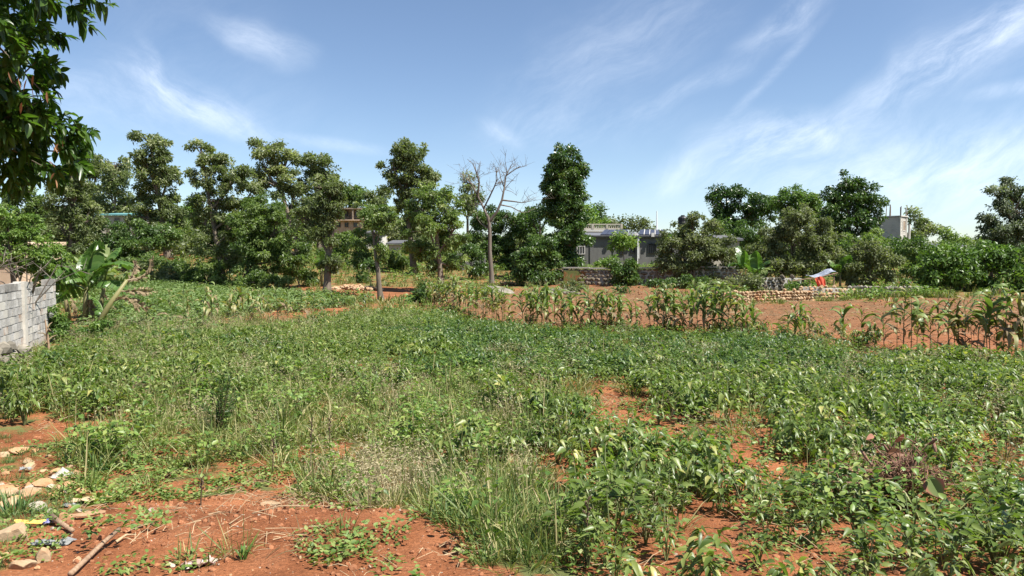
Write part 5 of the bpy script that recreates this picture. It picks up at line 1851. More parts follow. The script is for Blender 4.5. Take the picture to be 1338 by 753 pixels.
def concrete_house():
    dep = 105.0
    root = at(1176, 330, dep)
    o = thing('unfinished_house', 'unfinished pale concrete house with rusty rods sticking up from its roof', 'house', root)
    zt = (at(1176, 283, dep) - root).z
    th = R(42)
    Rz = Matrix.Rotation(th, 3, 'Z')
    A, B = 3.0, 2.4      # the corner nearest the camera is the origin; A runs left-back, B runs right-back
    ex, ey = Rz @ Vector((1, 0, 0)), Rz @ Vector((0, 1, 0))
    def bx(mb, a0, a1, b0, b1, z0, z1):
        c = ey * ((a0 + a1) / 2) + ex * ((b0 + b1) / 2)
        mb.box((c.x, c.y, (z0 + z1) / 2), (b1 - b0, a1 - a0, z1 - z0), th)
    z0 = zt - 3.3
    mb = MB(); bx(mb, .08, A, .08, B, z0, zt - .05); mb.build('wall', M['concrete_pale'], o)
    for (a0, b0) in ((0, 0), (A - .25, 0), (0, B - .25), (A - .25, B - .25)):
        mb = MB(); bx(mb, a0, a0 + .28, b0, b0 + .28, z0, zt); mb.build('column', M['concrete_pale'], o)
    mb = MB(); bx(mb, -.1, A + .1, -.1, B + .1, zt, zt + .14); mb.build('roof_slab', M['concrete_pale'], o)
    mb = MB(); bx(mb, -.1, A + .1, -.1, B + .1, z0 - .25, z0); mb.build('floor_slab', M['concrete_pale'], o)
    mb = MB(); bx(mb, -.6, A + 1, -.2, B + 1.2, -1.5, z0 - .25); mb.build('lower_storey', M['concrete_pale'], o)
    # the block courses of the two faces that show
    mb = MB()
    for r_ in range(14):
        zc = z0 + .03 + r_ * .225
        for k in range(6):
            a0 = .3 + k * .4 + (.2 if r_ % 2 else 0)
            if a0 + .38 < A - .26:
                bx(mb, a0, a0 + .38, .05 + random.uniform(-.01, .012), .1, zc, zc + .2)
        for k in range(5):
            b0 = .3 + k * .4 + (.2 if r_ % 2 else 0)
            if b0 + .38 < B - .26 and not (.9 < b0 + .2 < 1.9 and 1.3 < zc - z0 < 2.6):
                bx(mb, .05 + random.uniform(-.01, .012), .1, b0, b0 + .38, zc, zc + .2)
    tag(mb.build('block_courses', M['concrete_pale'], o), kind='stuff')
    mb = MB()
    for (a0, a1, z_0, z_1) in ((.9, 1.0, 1.3, 2.8), (1.8, 1.9, 1.3, 2.8)):
        bx(mb, -.0, .08, a0, a1, z0 + z_0, z0 + z_1)
    bx(mb, 0, .08, 1.0, 1.8, z0 + 1.3, z0 + 1.4); bx(mb, 0, .08, 1.0, 1.8, z0 + 2.7, z0 + 2.8)
    w = mb.build('window', M['concrete_pale'], o)
    mb = MB(); bx(mb, .03, .075, 1.0, 1.8, z0 + 1.4, z0 + 2.7); mb.build('opening', M['brownwall'], w)
    for (a0, b0) in ((.1, .1), (A - .1, .1), (.1, B - .12), (A - .1, B - .12), (A * .5, .1)):
        for k in range(3):
            c = ey * (a0 + random.uniform(-.09, .09)) + ex * (b0 + random.uniform(-.09, .09))
            MB().tube([(c.x, c.y, zt + .1), (c.x + random.uniform(-.06, .06), c.y, zt + random.uniform(1.2, 1.85))], .045, 5).build('rod', M['metal'], o)
    c = ex * (B + .8)
    MB().box((c.x, c.y, zt - 2.1), (.24, .24, 2.2), th).build('post', M['white'], o)


concrete_house()


def brown_house():
    dep = 122.0
    root = at(458, 306, dep)
    o = thing('brown_house', 'two-storey brown house with open upper balcony on the hillside behind the leaning tree', 'house', root)
    def pb(n, m, u0, u1, v0, v1, y0, th): pixbox(o, n, M[m], u0, u1, v0, v1, dep + y0, th, root)
    pb('ground_floor', 'peach', 436, 474, 288.4, 312, 0, 7)
    pb('upper_wall', 'brownwall', 437, 473, 273.4, 287, 1.4, 5.5)
    pb('floor_slab', 'peach', 434, 475, 287, 288.3, -.9, 8.5)
    pb('roof_slab', 'brownwall', 434, 475, 271.8, 273.3, -.9, 8.5)
    for u in (435, 447, 460, 473.2):
        pb('pillar', 'brownwall' if u < 470 else 'peach', u, u + 1.6, 273.4, 286.9, -.8, .25)
    for u in (440, 451, 464):
        window_at(o, u, u + 4.5, 276, 283.5, dep + 1.39, root, 1, 'brownwall')
    for u in (440, 462, 450.5):
        window_at(o, u, u + 5, 291, 297, dep - .01, root, 1, 'brownwall')


brown_house()


def small_building(name, label, u0, u1, v0, v1, dep, wallm, roofm, overhang=.4, wins=(), thick=5.0, roofh=.2, slope=.5):
    root = at((u0 + u1) / 2, v1, dep)
    o = thing(name, label, 'house' if 'wall' not in name else 'wall', root)
    a, b = at(u0, v1, dep) - root, at(u1, v0, dep) - root
    MB().box(((a.x + b.x) / 2, thick / 2, (a.z + b.z) / 2 - .5), (b.x - a.x, thick, b.z - a.z + 1)).build('wall', M[wallm], o)
    if roofm:
        V = [(a.x - overhang, -overhang, b.z + .02), (b.x + overhang, -overhang, b.z + .02), (b.x + overhang, thick + overhang, b.z + slope), (a.x - overhang, thick + overhang, b.z + slope)]
        V += [(p[0], p[1], p[2] + roofh) for p in V]
        MB().add(V, f4=[(3, 2, 1, 0), (4, 5, 6, 7), (0, 1, 5, 4), (1, 2, 6, 5), (2, 3, 7, 6), (3, 0, 4, 7)]).build('roof', M[roofm], o)
    for (wu0, wu1, wv0, wv1, fm_) in wins:
        window_at(o, wu0, wu1, wv0, wv1, dep - .01, root, 1, fm_)
    return o, root


small_building('shed', 'long pale shed with a teal tin roof edge on the hill at the left', 132, 188, 282, 300, 104, 'cream', 'teal', .5, [(150, 156, 285, 290, 'brownwall')])
o_, r_ = small_building('small_house', 'cream house with a blue door half hidden behind the small slim tree', 508, 548, 320, 342, 92, 'cream', 'tin', .3, [(530, 536, 325, 331, 'brownwall')])
pixbox(o_, 'door', M['blue'], 512, 517, 326, 341, 91.93, .06, r_)
small_building('whitewashed_hut', 'small whitewashed hut left of the cream house', 479, 498, 306, 330, 98, 'white', 'tin', .3, [(490, 494, 312, 318, 'brownwall')])
small_building('cream_house', 'cream house wall showing between the grey-green bush and the banana plant', 930, 966, 315, 352, 70, 'cream', 'tin', .3, [(953, 958, 324, 332, 'brownwall')])
small_building('tin_roofed_house', 'low house with a dark roof line in the gap before the windswept tree', 1228, 1275, 325, 340, 90, 'concrete', 'tin', .3, [(1240, 1246, 328, 334, 'brownwall')])
small_building('grey_hut', 'plain grey wall of a hut between the layered tree and the dead tree', 597, 634, 331, 354, 74, 'concrete', None)
small_building('pink_house', 'pinkish brown house glimpsed through the yellow-green bush at the left edge', -40, 14, 330, 362, 42, 'peach', 'peach', .1, [(2, 8, 336, 344, 'brownwall')])


# ------------------------------------------------------------------ stone and block walls
def stone_wall(name, label, pts, h0, h1, st, mat, core, seed, zb=-.25, thick=.45, batter=.08, cap=False, cat='wall', ragged=.1):
    """pts: ground line (x,y); stones in rough courses joined into one part, in front of a core"""
    g = random.Random(seed)
    root = Vector((*pts[0], gz(*pts[0])))
    o = thing(name, label, cat, root)
    stones, core_mb, capm = MB(), MB(), MB()
    shp = [rock_np(seed * 10 + k, 1, 1, 1, 1, .4, 6) for k in range(8)]
    tot = sum((Vector(pts[i + 1]) - Vector(pts[i])).length for i in range(len(pts) - 1))
    run = 0
    for i in range(len(pts) - 1):
        a, b = Vector(pts[i]), Vector(pts[i + 1])
        d = (b - a); L_ = d.length; d.normalize()
        nv = Vector((d.y, -d.x))
        if nv.y > 0: nv = -nv
        ang = math.atan2(d.y, d.x)
        hh = lerp(h0, h1, (run + L_ / 2) / tot)
        c = (a + b) / 2 - nv * (thick * .5 + .04)
        core_mb.box((c.x - root.x, c.y - root.y, gz(c.x, c.y) + (hh + zb) / 2 - .06 - root.z), (L_, thick, hh - zb - .1), ang)
        zc = zb
        while zc < hh - st * .25:
            hgt = st * g.uniform(.7, 1.15)
            s = -g.random() * st
            while s < L_:
                w = st * g.uniform(.8, 1.8)
                p = a + d * (s + w / 2)
                top = lerp(h0, h1, (run + s) / tot) + g.uniform(-ragged, ragged) * st * 4
                if zc + hgt * .5 < top:
                    V, Fc = g.choice(shp)
                    R_ = np.array(Matrix.Rotation(ang + g.gauss(0, .12), 3, 'Z'))
                    flip = 1 if g.random() < .5 else -1
                    Vn = (V * np.array([w * .56 * flip, thick * .4, hgt * .56])) @ R_.T
                    pp = p + nv * (g.uniform(-.03, .05) - batter * zc)
                    gzp = gz(p.x, p.y)
                    stones.add(Vn + np.array([pp.x - root.x, pp.y - root.y, gzp + zc + hgt * .5 - root.z]), f3=Fc if flip > 0 else Fc[:, ::-1], tint=g.random())
                s += w
            zc += hgt * .95
        if cap:
            q = (a + b) / 2 - nv * thick * .45
            capm.box((q.x - root.x, q.y - root.y, gz(q.x, q.y) + hh + .05 - root.z), (L_ + .02, thick + .2, .1), ang)
        run += L_
    tag(stones.build('stones', M[mat], o), kind='stuff')
    core_mb.build('core', M[core], o)
    if cap:
        capm.build('coping', M[core], o)
    return o


def gx(u, dep): return ((u - CX) / F * dep, dep)


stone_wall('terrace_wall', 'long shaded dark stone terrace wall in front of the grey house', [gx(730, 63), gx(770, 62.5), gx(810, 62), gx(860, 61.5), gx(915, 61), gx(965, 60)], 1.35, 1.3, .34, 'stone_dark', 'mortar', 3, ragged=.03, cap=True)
stone_wall('dry_stone_wall', 'low sunlit pale dry-stone wall at the back of the ploughed strip', [gx(938, 41), gx(975, 41.5), gx(1015, 42.5), gx(1062, 44)], .66, .66, .2, 'stone', 'stone', 4, ragged=.05)
stone_wall('rubble_wall', 'crumbling heap-like wall of pale stones below the orange cloth', [gx(1050, 46), gx(1075, 46), gx(1100, 46.5), gx(1116, 47)], .85, .6, .24, 'stone', 'mortar', 5, ragged=.14, batter=.3)
stone_wall('field_wall', 'weedy stone wall under the brownish bush right of the crumbling pale one', [gx(1112, 48), gx(1150, 48.5), gx(1205, 49)], .7, .62, .26, 'stone_grey', 'stone_dark', 6, ragged=.06)
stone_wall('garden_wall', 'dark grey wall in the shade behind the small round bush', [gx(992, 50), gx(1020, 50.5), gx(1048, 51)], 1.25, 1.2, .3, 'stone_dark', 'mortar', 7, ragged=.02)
# made ground behind the terrace wall
tx0, tx1 = gx(736, 63)[0], gx(1000, 61)[0]
tg = MB(); nx_ = 24
Vt, ft = [], []
for j, yy in enumerate((62.6, 66, 70, 74, 78, 84)):
    for i in range(nx_ + 1):
        x = lerp(tx0, tx1 * yy / 62, i / nx_)
        Vt.append((x, yy, 1.52 + (.25 if yy > 79 else 0) + random.uniform(-.05, .05)))
for j in range(5):
    for i in range(nx_):
        q = j * (nx_ + 1) + i
        ft.append((q, q + 1, q + nx_ + 2, q + nx_ + 1))
nvt = len(Vt)
for i in range(nx_ + 1):
    Vt.append((Vt[i][0], Vt[i][1], -.5))
for i in range(nx_):
    ft.append((nvt + i, nvt + i + 1, i + 1, i))
ter = tg.add(Vt, f4=ft).build('terrace', M['ground'])
for nm, val in (('grass', .7), ('brown', .4)):
    a_ = ter.data.attributes.new(nm, 'FLOAT', 'POINT'); a_.data.foreach_set('value', np.full(len(ter.data.vertices), val, np.float32))
tag(ter, kind='structure')
tgp = np.stack([rng.uniform(6, 17, 320), rng.uniform(63, 75, 320), np.full(320, 1.5)], 1)
scatter('terrace_grass', tgp, bgc, 8, rng.uniform(.4, .95, 320), 'grass and weeds growing on the terrace before the grey house', 'grass')


wx = rng.uniform(gx(1108, 47)[0], gx(1215, 48)[0], 130)
wy = rng.uniform(46.2, 47.6, 130)
scatter('wall_weeds', np.stack([wx, wy, base_h(wx, wy)], 1), bgc, 8, rng.uniform(.5, 1.25, 130), 'weeds and tall grass growing along the foot of the field walls', 'weeds')
wx = rng.uniform(gx(940, 40)[0], gx(1112, 45)[0], 40)
wy = 39.6 + (wx - wx.min()) * .55 + rng.uniform(-.9, .2, 40)
scatter('wall_grass', np.stack([wx, wy, base_h(wx, wy)], 1), bgc, 8, rng.uniform(.2, .6, 40), 'thin grass along the foot of the pale dry-stone wall', 'grass')


def block_wall():
    A, B = Vector((-10.35, 13.2)), Vector((-14.15, 22.9))
    d = (B - A); L_ = d.length; d.normalize()
    ang = math.atan2(d.y, d.x)
    nv = Vector((d.y, -d.x))
    if nv.x < 0: nv = -nv
    zb = min(gz(*A), gz(*B)) - .12
    root = Vector((A.x, A.y, zb))
    o = thing('block_wall', 'whitish concrete block wall with stained joints at the left edge', 'wall', root, ang)
    sgn = 1 if (Matrix.Rotation(-ang, 2) @ nv).y > 0 else -1
    bl, bh, th = .4, .2, .19
    nrow = 10
    def top(s):        # ragged top edge
        return nrow - (1 if s > L_ - 3.1 and s < L_ - 1.3 else 0) - (1 if 2.0 < s < 2.7 else 0)
    MB().box((L_ / 2, 0, nrow * bh / 2 - .11), (L_ - .02, th - .035, nrow * bh - .24)).build('mortar_core', M['mortar'], o)
    mats = ['block', 'block', 'block', 'concrete_pale']
    meshes = []
    for k in range(6):
        g = random.Random(k)
        l2, h2, t2 = (bl - .022) / 2, (bh - .022) / 2, th / 2
        c = .008
        V = []
        for sx in (-1, 1):
            for sy in (-1, 1):
                for sz in (-1, 1):
                    j = lambda: g.uniform(-.006, .004)
                    V.append((sx * l2 + j(), sy * t2 + j(), sz * h2 + j()))
        Fq = [(0, 1, 3, 2), (4, 6, 7, 5), (0, 4, 5, 1), (2, 3, 7, 6), (0, 2, 6, 4), (1, 5, 7, 3)]
        meshes.append(mesh_np('block', np.array(V), [np.array(Fq)], M[mats[k % 4]], np.full(8, .5)))
    M['block_soiled'] = solidmat('soil_splashed_block', (.42, .38, .32), (.56, .51, .45), 5, .92, .4, 40, rnd=.12, dirt=(.26, .15, .085), dscale=2.6)
    ms = mesh_np('block', np.array(V), [np.array(Fq)], M['block_soiled'], np.full(8, .5))
    mt = mesh_np('block', np.array(V), [np.array(Fq)], M['block_top'], np.full(8, .5))
    g = random.Random(9)
    for r_ in range(nrow):
        s = -(bl / 2 if r_ % 2 else 0)
        while s < L_ - .05:
            if r_ < top(s):
                a0, a1 = max(s, 0), min(s + bl, L_)
                if a1 - a0 > .12:
                    m_ = mt if (r_ >= top(s) - 1 and g.random() < .6) else (ms if g.random() < (.8, .55, .3, .1)[min(r_, 3)] else g.choice(meshes))
                    b_ = link('block', m_, o, ((a0 + a1) / 2, g.uniform(-.008, .008), r_ * bh + bh / 2))
                    b_.scale = ((a1 - a0) / bl, 1, 1)
            s += bl
    for s in (L_ - 4.1, .6):
        MB().box((s, sgn * .03, nrow * bh / 2), (.26, th + .06, nrow * bh + .04)).build('pillar', M['concrete_pale'], o)
    MB().box((L_ / 2, sgn * .05, -.03), (L_, .4, .24)).build('footing', M['mortar'], o)


block_wall()

# stone ledge at the foot of the block wall
o = thing('stone_ledge', 'weathered ledge of rough blackened stones at the foot of the block wall', 'ledge', Vector((-11.0, 16.0, 0)))
g_ = random.Random(14)
for k in range(22):
    V_, F_ = rock_np(300 + k, 1, 1, .8, 1, .5, 6)
    s = g_.uniform(.16, .27)
    lo = link('stone', mesh_np('stone', V_ * s, [F_], M['stone_grey'], np.full(len(V_), .5)), o)
    f = (k % 8) / 7
    lo.location = (.35 - 1.0 * f + g_.uniform(-.1, .1), -1.2 + 2.9 * f + g_.uniform(-.1, .1), .1 + .2 * (k // 8) + (g_.uniform(0, .06)))

# the brown stalk before the wall end
p = ground_hit(63, 474)
o = thing('dry_stalk', 'brown dry stalk with broken leaf stubs standing before the end of the block wall', 'dry stalk', p)
mb = MB(); mb.tube([(0, 0, -.05), (.02, 0, .4), (-.02, 0, .8), (-.05, 0, 1.05)], [.035, .03, .024, .012], 7); mb.build('stem', M['wood'], o)
for k in range(7):
    a = .4 + k * 2.3
    mb = MB(); z0 = .25 + k * .1
    mb.tube([(0, 0, z0), (.1 * math.cos(a), .1 * math.sin(a), z0 + .08), (.22 * math.cos(a), .22 * math.sin(a), z0 + .12 - .04 * (k % 3))], [.02, .016, .006], 5)
    mb.build('leaf_stub', M['maize_d'], o)
# bare twigs over the block wall
p = Vector((-12.3, 19.6, 1.6))
o = thing('bare_shrub', 'bare pale twiggy shrub arching over the top of the block wall', 'shrub', Vector((-13.2, 20.3, gz(-13.2, 20.3))))
mb = MB(); g_ = random.Random(31)
for k in range(11):
    a = g_.uniform(-1.9, .5)
    P_ = [Vector((0, 0, -.05)), Vector((.15 * math.cos(a), .2 * math.sin(a), 1.3)), Vector((.7 * math.cos(a), .7 * math.sin(a), 2.0 + g_.uniform(-.2, .5))), Vector((1.5 * math.cos(a), 1.5 * math.sin(a), 2.1 + g_.uniform(-.3, .8)))]
    mb.tube(P_, [.025, .02, .014, .005], 5, cap=False)
    for t in range(4):
        s = P_[2].lerp(P_[3], g_.random())
        mb.tube([s, s + Vector((g_.gauss(0, .3), g_.gauss(0, .3), g_.uniform(-.1, .4)))], [.009, .003], 4, cap=False)
mb.build('twigs', M['bark_pale'], o)


# ------------------------------------------------------------------ stones, rubbish and sticks at the near left
def rock(u, v, wpx, label, mat='stone', flat=.7, seed=0, ar=1.0, rz=0.0, name='stone', cat='stone', lift=.2):
    p = ground_hit(u, v)
    s = wpx / F * p.length * .56
    V_, F_ = rock_np(1000 + seed, 1, ar, flat, 3, .35, 9)
    o = link(name, mesh_np(name, V_ * s, [F_], M[mat], np.full(len(V_), .5)))
    o.location = p + Vector((0, 0, s * flat * (.5 - lift)))
    o.rotation_euler = (random.uniform(-.1, .1), random.uniform(-.1, .1), rz)
    return tag(o, label, cat, 'stones on the grass at the near left' if u < 150 else None)


for i, (u, v, w, lab, mat, fl) in enumerate([
    (20, 709, 36, 'biggest tan boulder in the grass at the near left, pointed at the top', 'stone', .85),
    (53, 734, 19, 'upright split stone with a reddish face and white edge', 'stone', 1.15),
    (31, 741, 25, 'squarish tan stone left of the upright split one near the bottom', 'stone', .75),
    (2, 733, 20, 'tan stone at the left edge below the biggest boulder', 'stone', .8),
    (51, 665, 19, 'greyish white stone in the middle of the stone scatter', 'stone_white', .9),
    (10, 646, 27, 'broad tan slab stone at the left edge below the orange one', 'stone', .55),
    (37, 645, 25, 'flat tan slab stone right of the broad one at the left edge', 'stone', .5),
    (10, 634, 21, 'flat orange stone at the left edge of the scatter', 'stone_orange', .4),
    (8, 660, 28, 'long tan stone half sunk in the grass at the left edge', 'stone', .5),
    (56, 632, 20, 'tan stone with an orange side above the flat slab', 'stone', .65),
    (36, 632, 10, 'small orange stone left of the tan one with an orange side', 'stone_orange', .8),
    (66, 634, 9, 'small cream stone beside the tan one with an orange side', 'stone_white', .8),
    (92, 632, 22, 'reddish flat stone under the white pointed sack', 'stone_orange', .45),
    (107, 642, 14, 'brown-orange stone right of the reddish flat one', 'stone_orange', .7),
    (86, 640, 10, 'small white stone tucked below the reddish flat one', 'stone_white', .8),
    (67, 646, 12, 'small orange stone in the middle of the scatter', 'stone_orange', .7),
    (85, 686, 20, 'orange blocky stone beside the blue wrapper', 'stone_orange', 1.0),
    (6, 593, 13, 'tan stone highest up along the left edge', 'stone', .6),
    (24, 589, 22, 'low tan stone at the top of the grassy scatter', 'stone', .4),
    (46, 586, 10, 'small orange stone right of the low tan one at the top', 'stone_orange', .7),
    (8, 615, 9, 'little brown stone alone at the left edge', 'stone_orange', .7),
    (4, 682, 13, 'yellowish stone at the left edge above the biggest boulder', 'stone', .7),
    (137, 649, 22, 'flat tan stone lying alone on the red soil right of the scatter', 'stone', .22),
    (223, 744, 11, 'small whitish stone on the red soil at the bottom', 'stone_white', .8),
    (279, 738, 12, 'flat whitish stone right of the pinkish plastic', 'stone_white', .4),
    (353, 659, 32, 'flat tan stone slab in the trodden straw', 'stone', .16),
    (391, 719, 17, 'orange clod-like stone on the bare soil left of the green tuft', 'stone_orange', .4),
    (178, 601, 9, 'small cream stone in the creeping weeds', 'stone_white', .7)]):
    rock(u, v, w, lab, mat, fl, i * 3, .6 + .4 * ((i * 37) % 10) / 10, (i * 1.7) % 6)


_r3 = random.Random(12)
for k in range(34):
    rock(min(140, max(2, _r3.gauss(48, 34))), _r3.choice([_r3.uniform(588, 620), _r3.uniform(625, 665), _r3.uniform(640, 750)]), _r3.uniform(6, 14),
         'small tan stone lying loose in the grass among the bigger stones at the near left', _r3.choice(['stone', 'stone', 'stone_orange', 'stone_white']), _r3.uniform(.5, .8), 200 + k, _r3.uniform(.7, 1), _r3.uniform(0, 6))


def sheet(name, u, v, w, d, label, mat, cat, crumple=.3, rz=0.0, seed=0, h=.02, n=9, peak=0.0):
    """crumpled thin thing lying on the ground"""
    p = ground_hit(u, v)
    g = np.random.default_rng(seed + 60)
    X, Y = np.meshgrid(np.linspace(-.5, .5, n), np.linspace(-.5, .5, n))
    x, y = X.ravel(), Y.ravel()
    rr_ = np.sqrt(x ** 2 + y ** 2)
    z_ = h + crumple * w * (fbm(x * 4 + seed, y * 4 + 3, 3, seed) - .35) + peak * np.clip(1 - rr_ * 2.1, 0, 1)
    edge = 1 + .25 * (fbm(x * 3 + 7 + seed, y * 3, 2, seed + 5) - .5) * 2
    P = np.stack([x * w * edge, y * d * edge, np.maximum(z_, .004)], 1)
    i = np.arange((n - 1) ** 2); a = (i // (n - 1)) * n + i % (n - 1)
    q = np.stack([a, a + 1, a + n + 1, a + n], 1)
    V = np.concatenate([P, P - np.array([0, 0, .004])])
    bd = list(range(n)) + [k * n + n - 1 for k in range(1, n)] + [n * n - 1 - k for k in range(1, n)] + [k * n for k in range(n - 2, 0, -1)]
    side = [(bd[k], bd[k] + n * n, bd[(k + 1) % len(bd)] + n * n, bd[(k + 1) % len(bd)]) for k in range(len(bd))]
    o = link(name, mesh_np(name, V, [q, q[:, ::-1] + n * n, np.array(side)], M[mat], np.full(len(V), .5)))
    o.location = p; o.rotation_euler = (0, 0, rz)
    return tag(o, label, cat)


sheet('sack', 82, 617, .24, .2, 'white crumpled sack standing in a point above the reddish flat stone', 'sack', 'sack', .2, .3, 1, .01, 11, .085)
sheet('cardboard_scrap', 92, 621, .24, .14, 'brown torn cardboard scrap behind the white pointed sack', 'card', 'cardboard', .22, .5, 2)
sheet('paper_scrap', 110, 654, .26, .12, 'folded tan paper scrap right of the grey plastic film', 'paper', 'paper', .25, .25, 3, .03)
sheet('plastic_film', 91, 660, .16, .1, 'grey shiny scrap of plastic film left of the folded tan paper', 'plastic', 'plastic', .2, -.2, 4)
sheet('plastic_bag', 69, 714, .3, .13, 'clear milky plastic bag flat on the ground right of the biggest boulder', 'plastic', 'plastic bag', .16, .1, 5)
sheet('wrapper', 63, 688, .11, .09, 'crumpled blue and white wrapper between the orange stone and the brown bark', 'wrapper', 'wrapper', .35, .8, 6, .03)
sheet('bark_strip', 108, 681, .34, .08, 'long brown bark strip lying right of the orange blocky stone', 'card', 'bark', .16, .22, 7, .03)
sheet('yellow_scrap', 38, 691, .24, .07, 'yellow flat scrap in the grass above the clear bag', 'litter_y', 'litter', .15, .05, 8, .05)
sheet('plastic_bag', 33, 610, .12, .09, 'small whitish plastic bag in the grass at the upper left of the stones', 'plastic', 'plastic bag', .45, .4, 9, .04)
sheet('plastic_bag', 259, 741, .2, .14, 'pinkish crumpled plastic bag half buried near the bottom edge', 'pinkplastic', 'plastic bag', .4, .6, 10, .03)
sheet('plastic_scrap', 460, 617, .06, .05, 'tiny white plastic scrap at the foot of the tall weeds', 'sack', 'litter', .6, .2, 11, .03)
sheet('paper_scrap', 197, 672, .08, .1, 'small pinkish paper scrap on the bare soil above the long stick', 'pinkplastic', 'paper', .3, .9, 12, .02)


def stick(name, pts, r0, r1, label, mat, cat='stick'):
    P_ = [ground_hit(u, v) + Vector((0, 0, h)) for u, v, h in pts]
    b = P_[0].copy()
    mb = MB(); n = len(P_)
    mb.tube([p - b for p in P_], [r0 + (r1 - r0) * i / (n - 1) for i in range(n)], 8)
    tag(mb.build(name, M[mat], smooth=True, loc=b), label, cat)


stick('stick', [(92, 757, .03), (112, 741, .04), (135, 725, .06), (156, 711, .09)], .019, .016, 'long straight wooden stick lying across the red soil at the bottom left', 'wood')
stick('stick', [(152, 716, .03), (165, 711, .04), (178, 708, .02)], .012, .006, 'short pale dry stalk lying at the upper end of the long stick', 'stalk_dry')
stick('wood_piece', [(68, 686, .06), (78, 694, .05), (95, 704, .03)], .028, .018, 'short thick piece of brown wood below the orange blocky stone', 'wood', 'wood')
for i, (pts, lab) in enumerate([([(330, 690, .02), (365, 684, .05), (420, 678, .02)], 'thin dry cane lying along the upper edge of the bare soil'),
                                ([(385, 640, .01), (410, 622, .1)], 'thin pale straw leaning over the trodden weeds'),
                                ([(300, 704, .01), (315, 697, .03)], 'short pale twig on the bare red soil')]):
    stick('twig', pts, .006, .004, lab, 'stalk_dry', 'twig')


# ------------------------------------------------------------------ single plants that stand out
def red_plant():
    b = ground_hit(1180, 668)
    o = thing('red_stemmed_plant', 'sprawling half-withered plant with red-brown twisted stems and large pink-edged leaves', 'plant', b)
    g = random.Random(4)
    mb = MB()
    sc = b.length / F
    for k in range(70):
        a = g.uniform(0, 6.28); r = g.uniform(10, 108) * sc
        ex = Vector((math.cos(a) * r * 1.1 - .06, math.sin(a) * r * .7, g.uniform(.18, .78) * (1 - .35 * r / (92 * sc))))
        m1 = Vector((ex.x * .3 + g.gauss(0, .05), ex.y * .3 + g.gauss(0, .05), ex.z * .6 + .08))
        m2 = ex * .75 + Vector((g.gauss(0, .08), g.gauss(0, .08), g.uniform(.0, .16)))
        mb.tube([(0, 0, -.03), m1, m2, ex], [.011, .009, .007, .003], 5, cap=False)
        for t in range(6):
            s = m1.lerp(ex, g.random())
            e = s + Vector((g.gauss(0, .1), g.gauss(0, .1), g.gauss(.03, .09)))
            mb.tube([s, s.lerp(e, .5) + Vector((0, 0, .02)), e], [.005, .004, .002], 4, cap=False)
    mb.build('stems', M['redstem'], o, smooth=True)
    for k in range(7):       # fluffy seed spikes
        mb = MB()
        c = at(1130 + k * 16 + g.uniform(-5, 5), 590 + g.uniform(-12, 40), b.y) - b
        e = c + Vector((g.gauss(0, .08), g.gauss(0, .05), g.uniform(.04, .14)))
        mb.tube([c, c.lerp(e, .3), c.lerp(e, .7), e], [.008, .017, .014, .004], 7)
        mb.build('seed_spike', M['redstem'], o)
    f = herb(420, .5, .55, .075, .045, OVATE, .3)
    link('foliage', lm('foliage', f, M['crop']), o)
    big = leaf_template([0, .12, .3, .55, .8, 1], [0, .62, 1, .95, .6, 0], .18)
    def bl(u, v, L_, W_, D, U, mat, lab, dy=0.0, dr=.3):
        base = at(u, v, b.y + dy) - b
        V, Fc, T = leaves(np.array([base]), np.array([D], float), np.array([U], float), np.array([L_]), np.array([W_]), np.array([dr]), big, np.array([.5]))
        me = mesh_np('big_leaf', V, [Fc], M[mat], T)
        ob = link('big_leaf', me, o); ob['label'] = lab
        return ob, V
    m, n, l = newmat('pink_edged_leaf')
    at_ = nd(n, 'ShaderNodeAttribute', attribute_name='edge')
    r = ramp(n, [(0, (.085, .125, .035)), (.5, (.11, .135, .045)), (.74, (.26, .1, .065)), (1, (.32, .11, .08))])
    l.new(at_.outputs['Fac'], r.inputs[0])
    pr = nd(n, 'ShaderNodeBsdfPrincipled'); setin(l, pr, Base_Color=r.outputs[0], Roughness=.75)
    pr.inputs['Specular IOR Level'].default_value = .15
    ou = nd(n, 'ShaderNodeOutputMaterial'); l.new(pr.outputs[0], ou.inputs[0])
    M['pinkedge'] = m
    ob, V = bl(1214, 624, .19, .18, (.2, -.6, -.75), (-.45, -.7, .5), 'pinkedge', 'round green leaf with a pink rim', -.5, .0)
    tv = big[0]
    e = np.clip(np.abs(tv[:, 1]) * 2.0 * .9 + np.abs(tv[:, 0] - .5) ** 2 * 1.2, 0, 1)
    a_ = ob.data.attributes.new('edge', 'FLOAT', 'POINT'); a_.data.foreach_set('value', e.astype(np.float32))
    bl(1168, 578, .15, .12, (.45, -.2, .75), (.6, -.6, .3), 'redleaf', 'upright pinkish red leaf', -.05, .2)
    bl(1160, 592, .15, .09, (.8, -.3, .25), (.3, -.8, .5), 'rust', 'folded red-brown leaf', -.05, .3)
    bl(1142, 570, .1, .055, (-.8, -.3, .1), (0, -.7, .7), 'redleaf', 'small pink leaf on the left shoot', 0, .4)
    bl(1262, 646, .12, .08, (.6, -.5, -.1), (0, -.7, .7), 'redleaf', 'reddish leaf on the right shoot', -.1, .4)


red_plant()


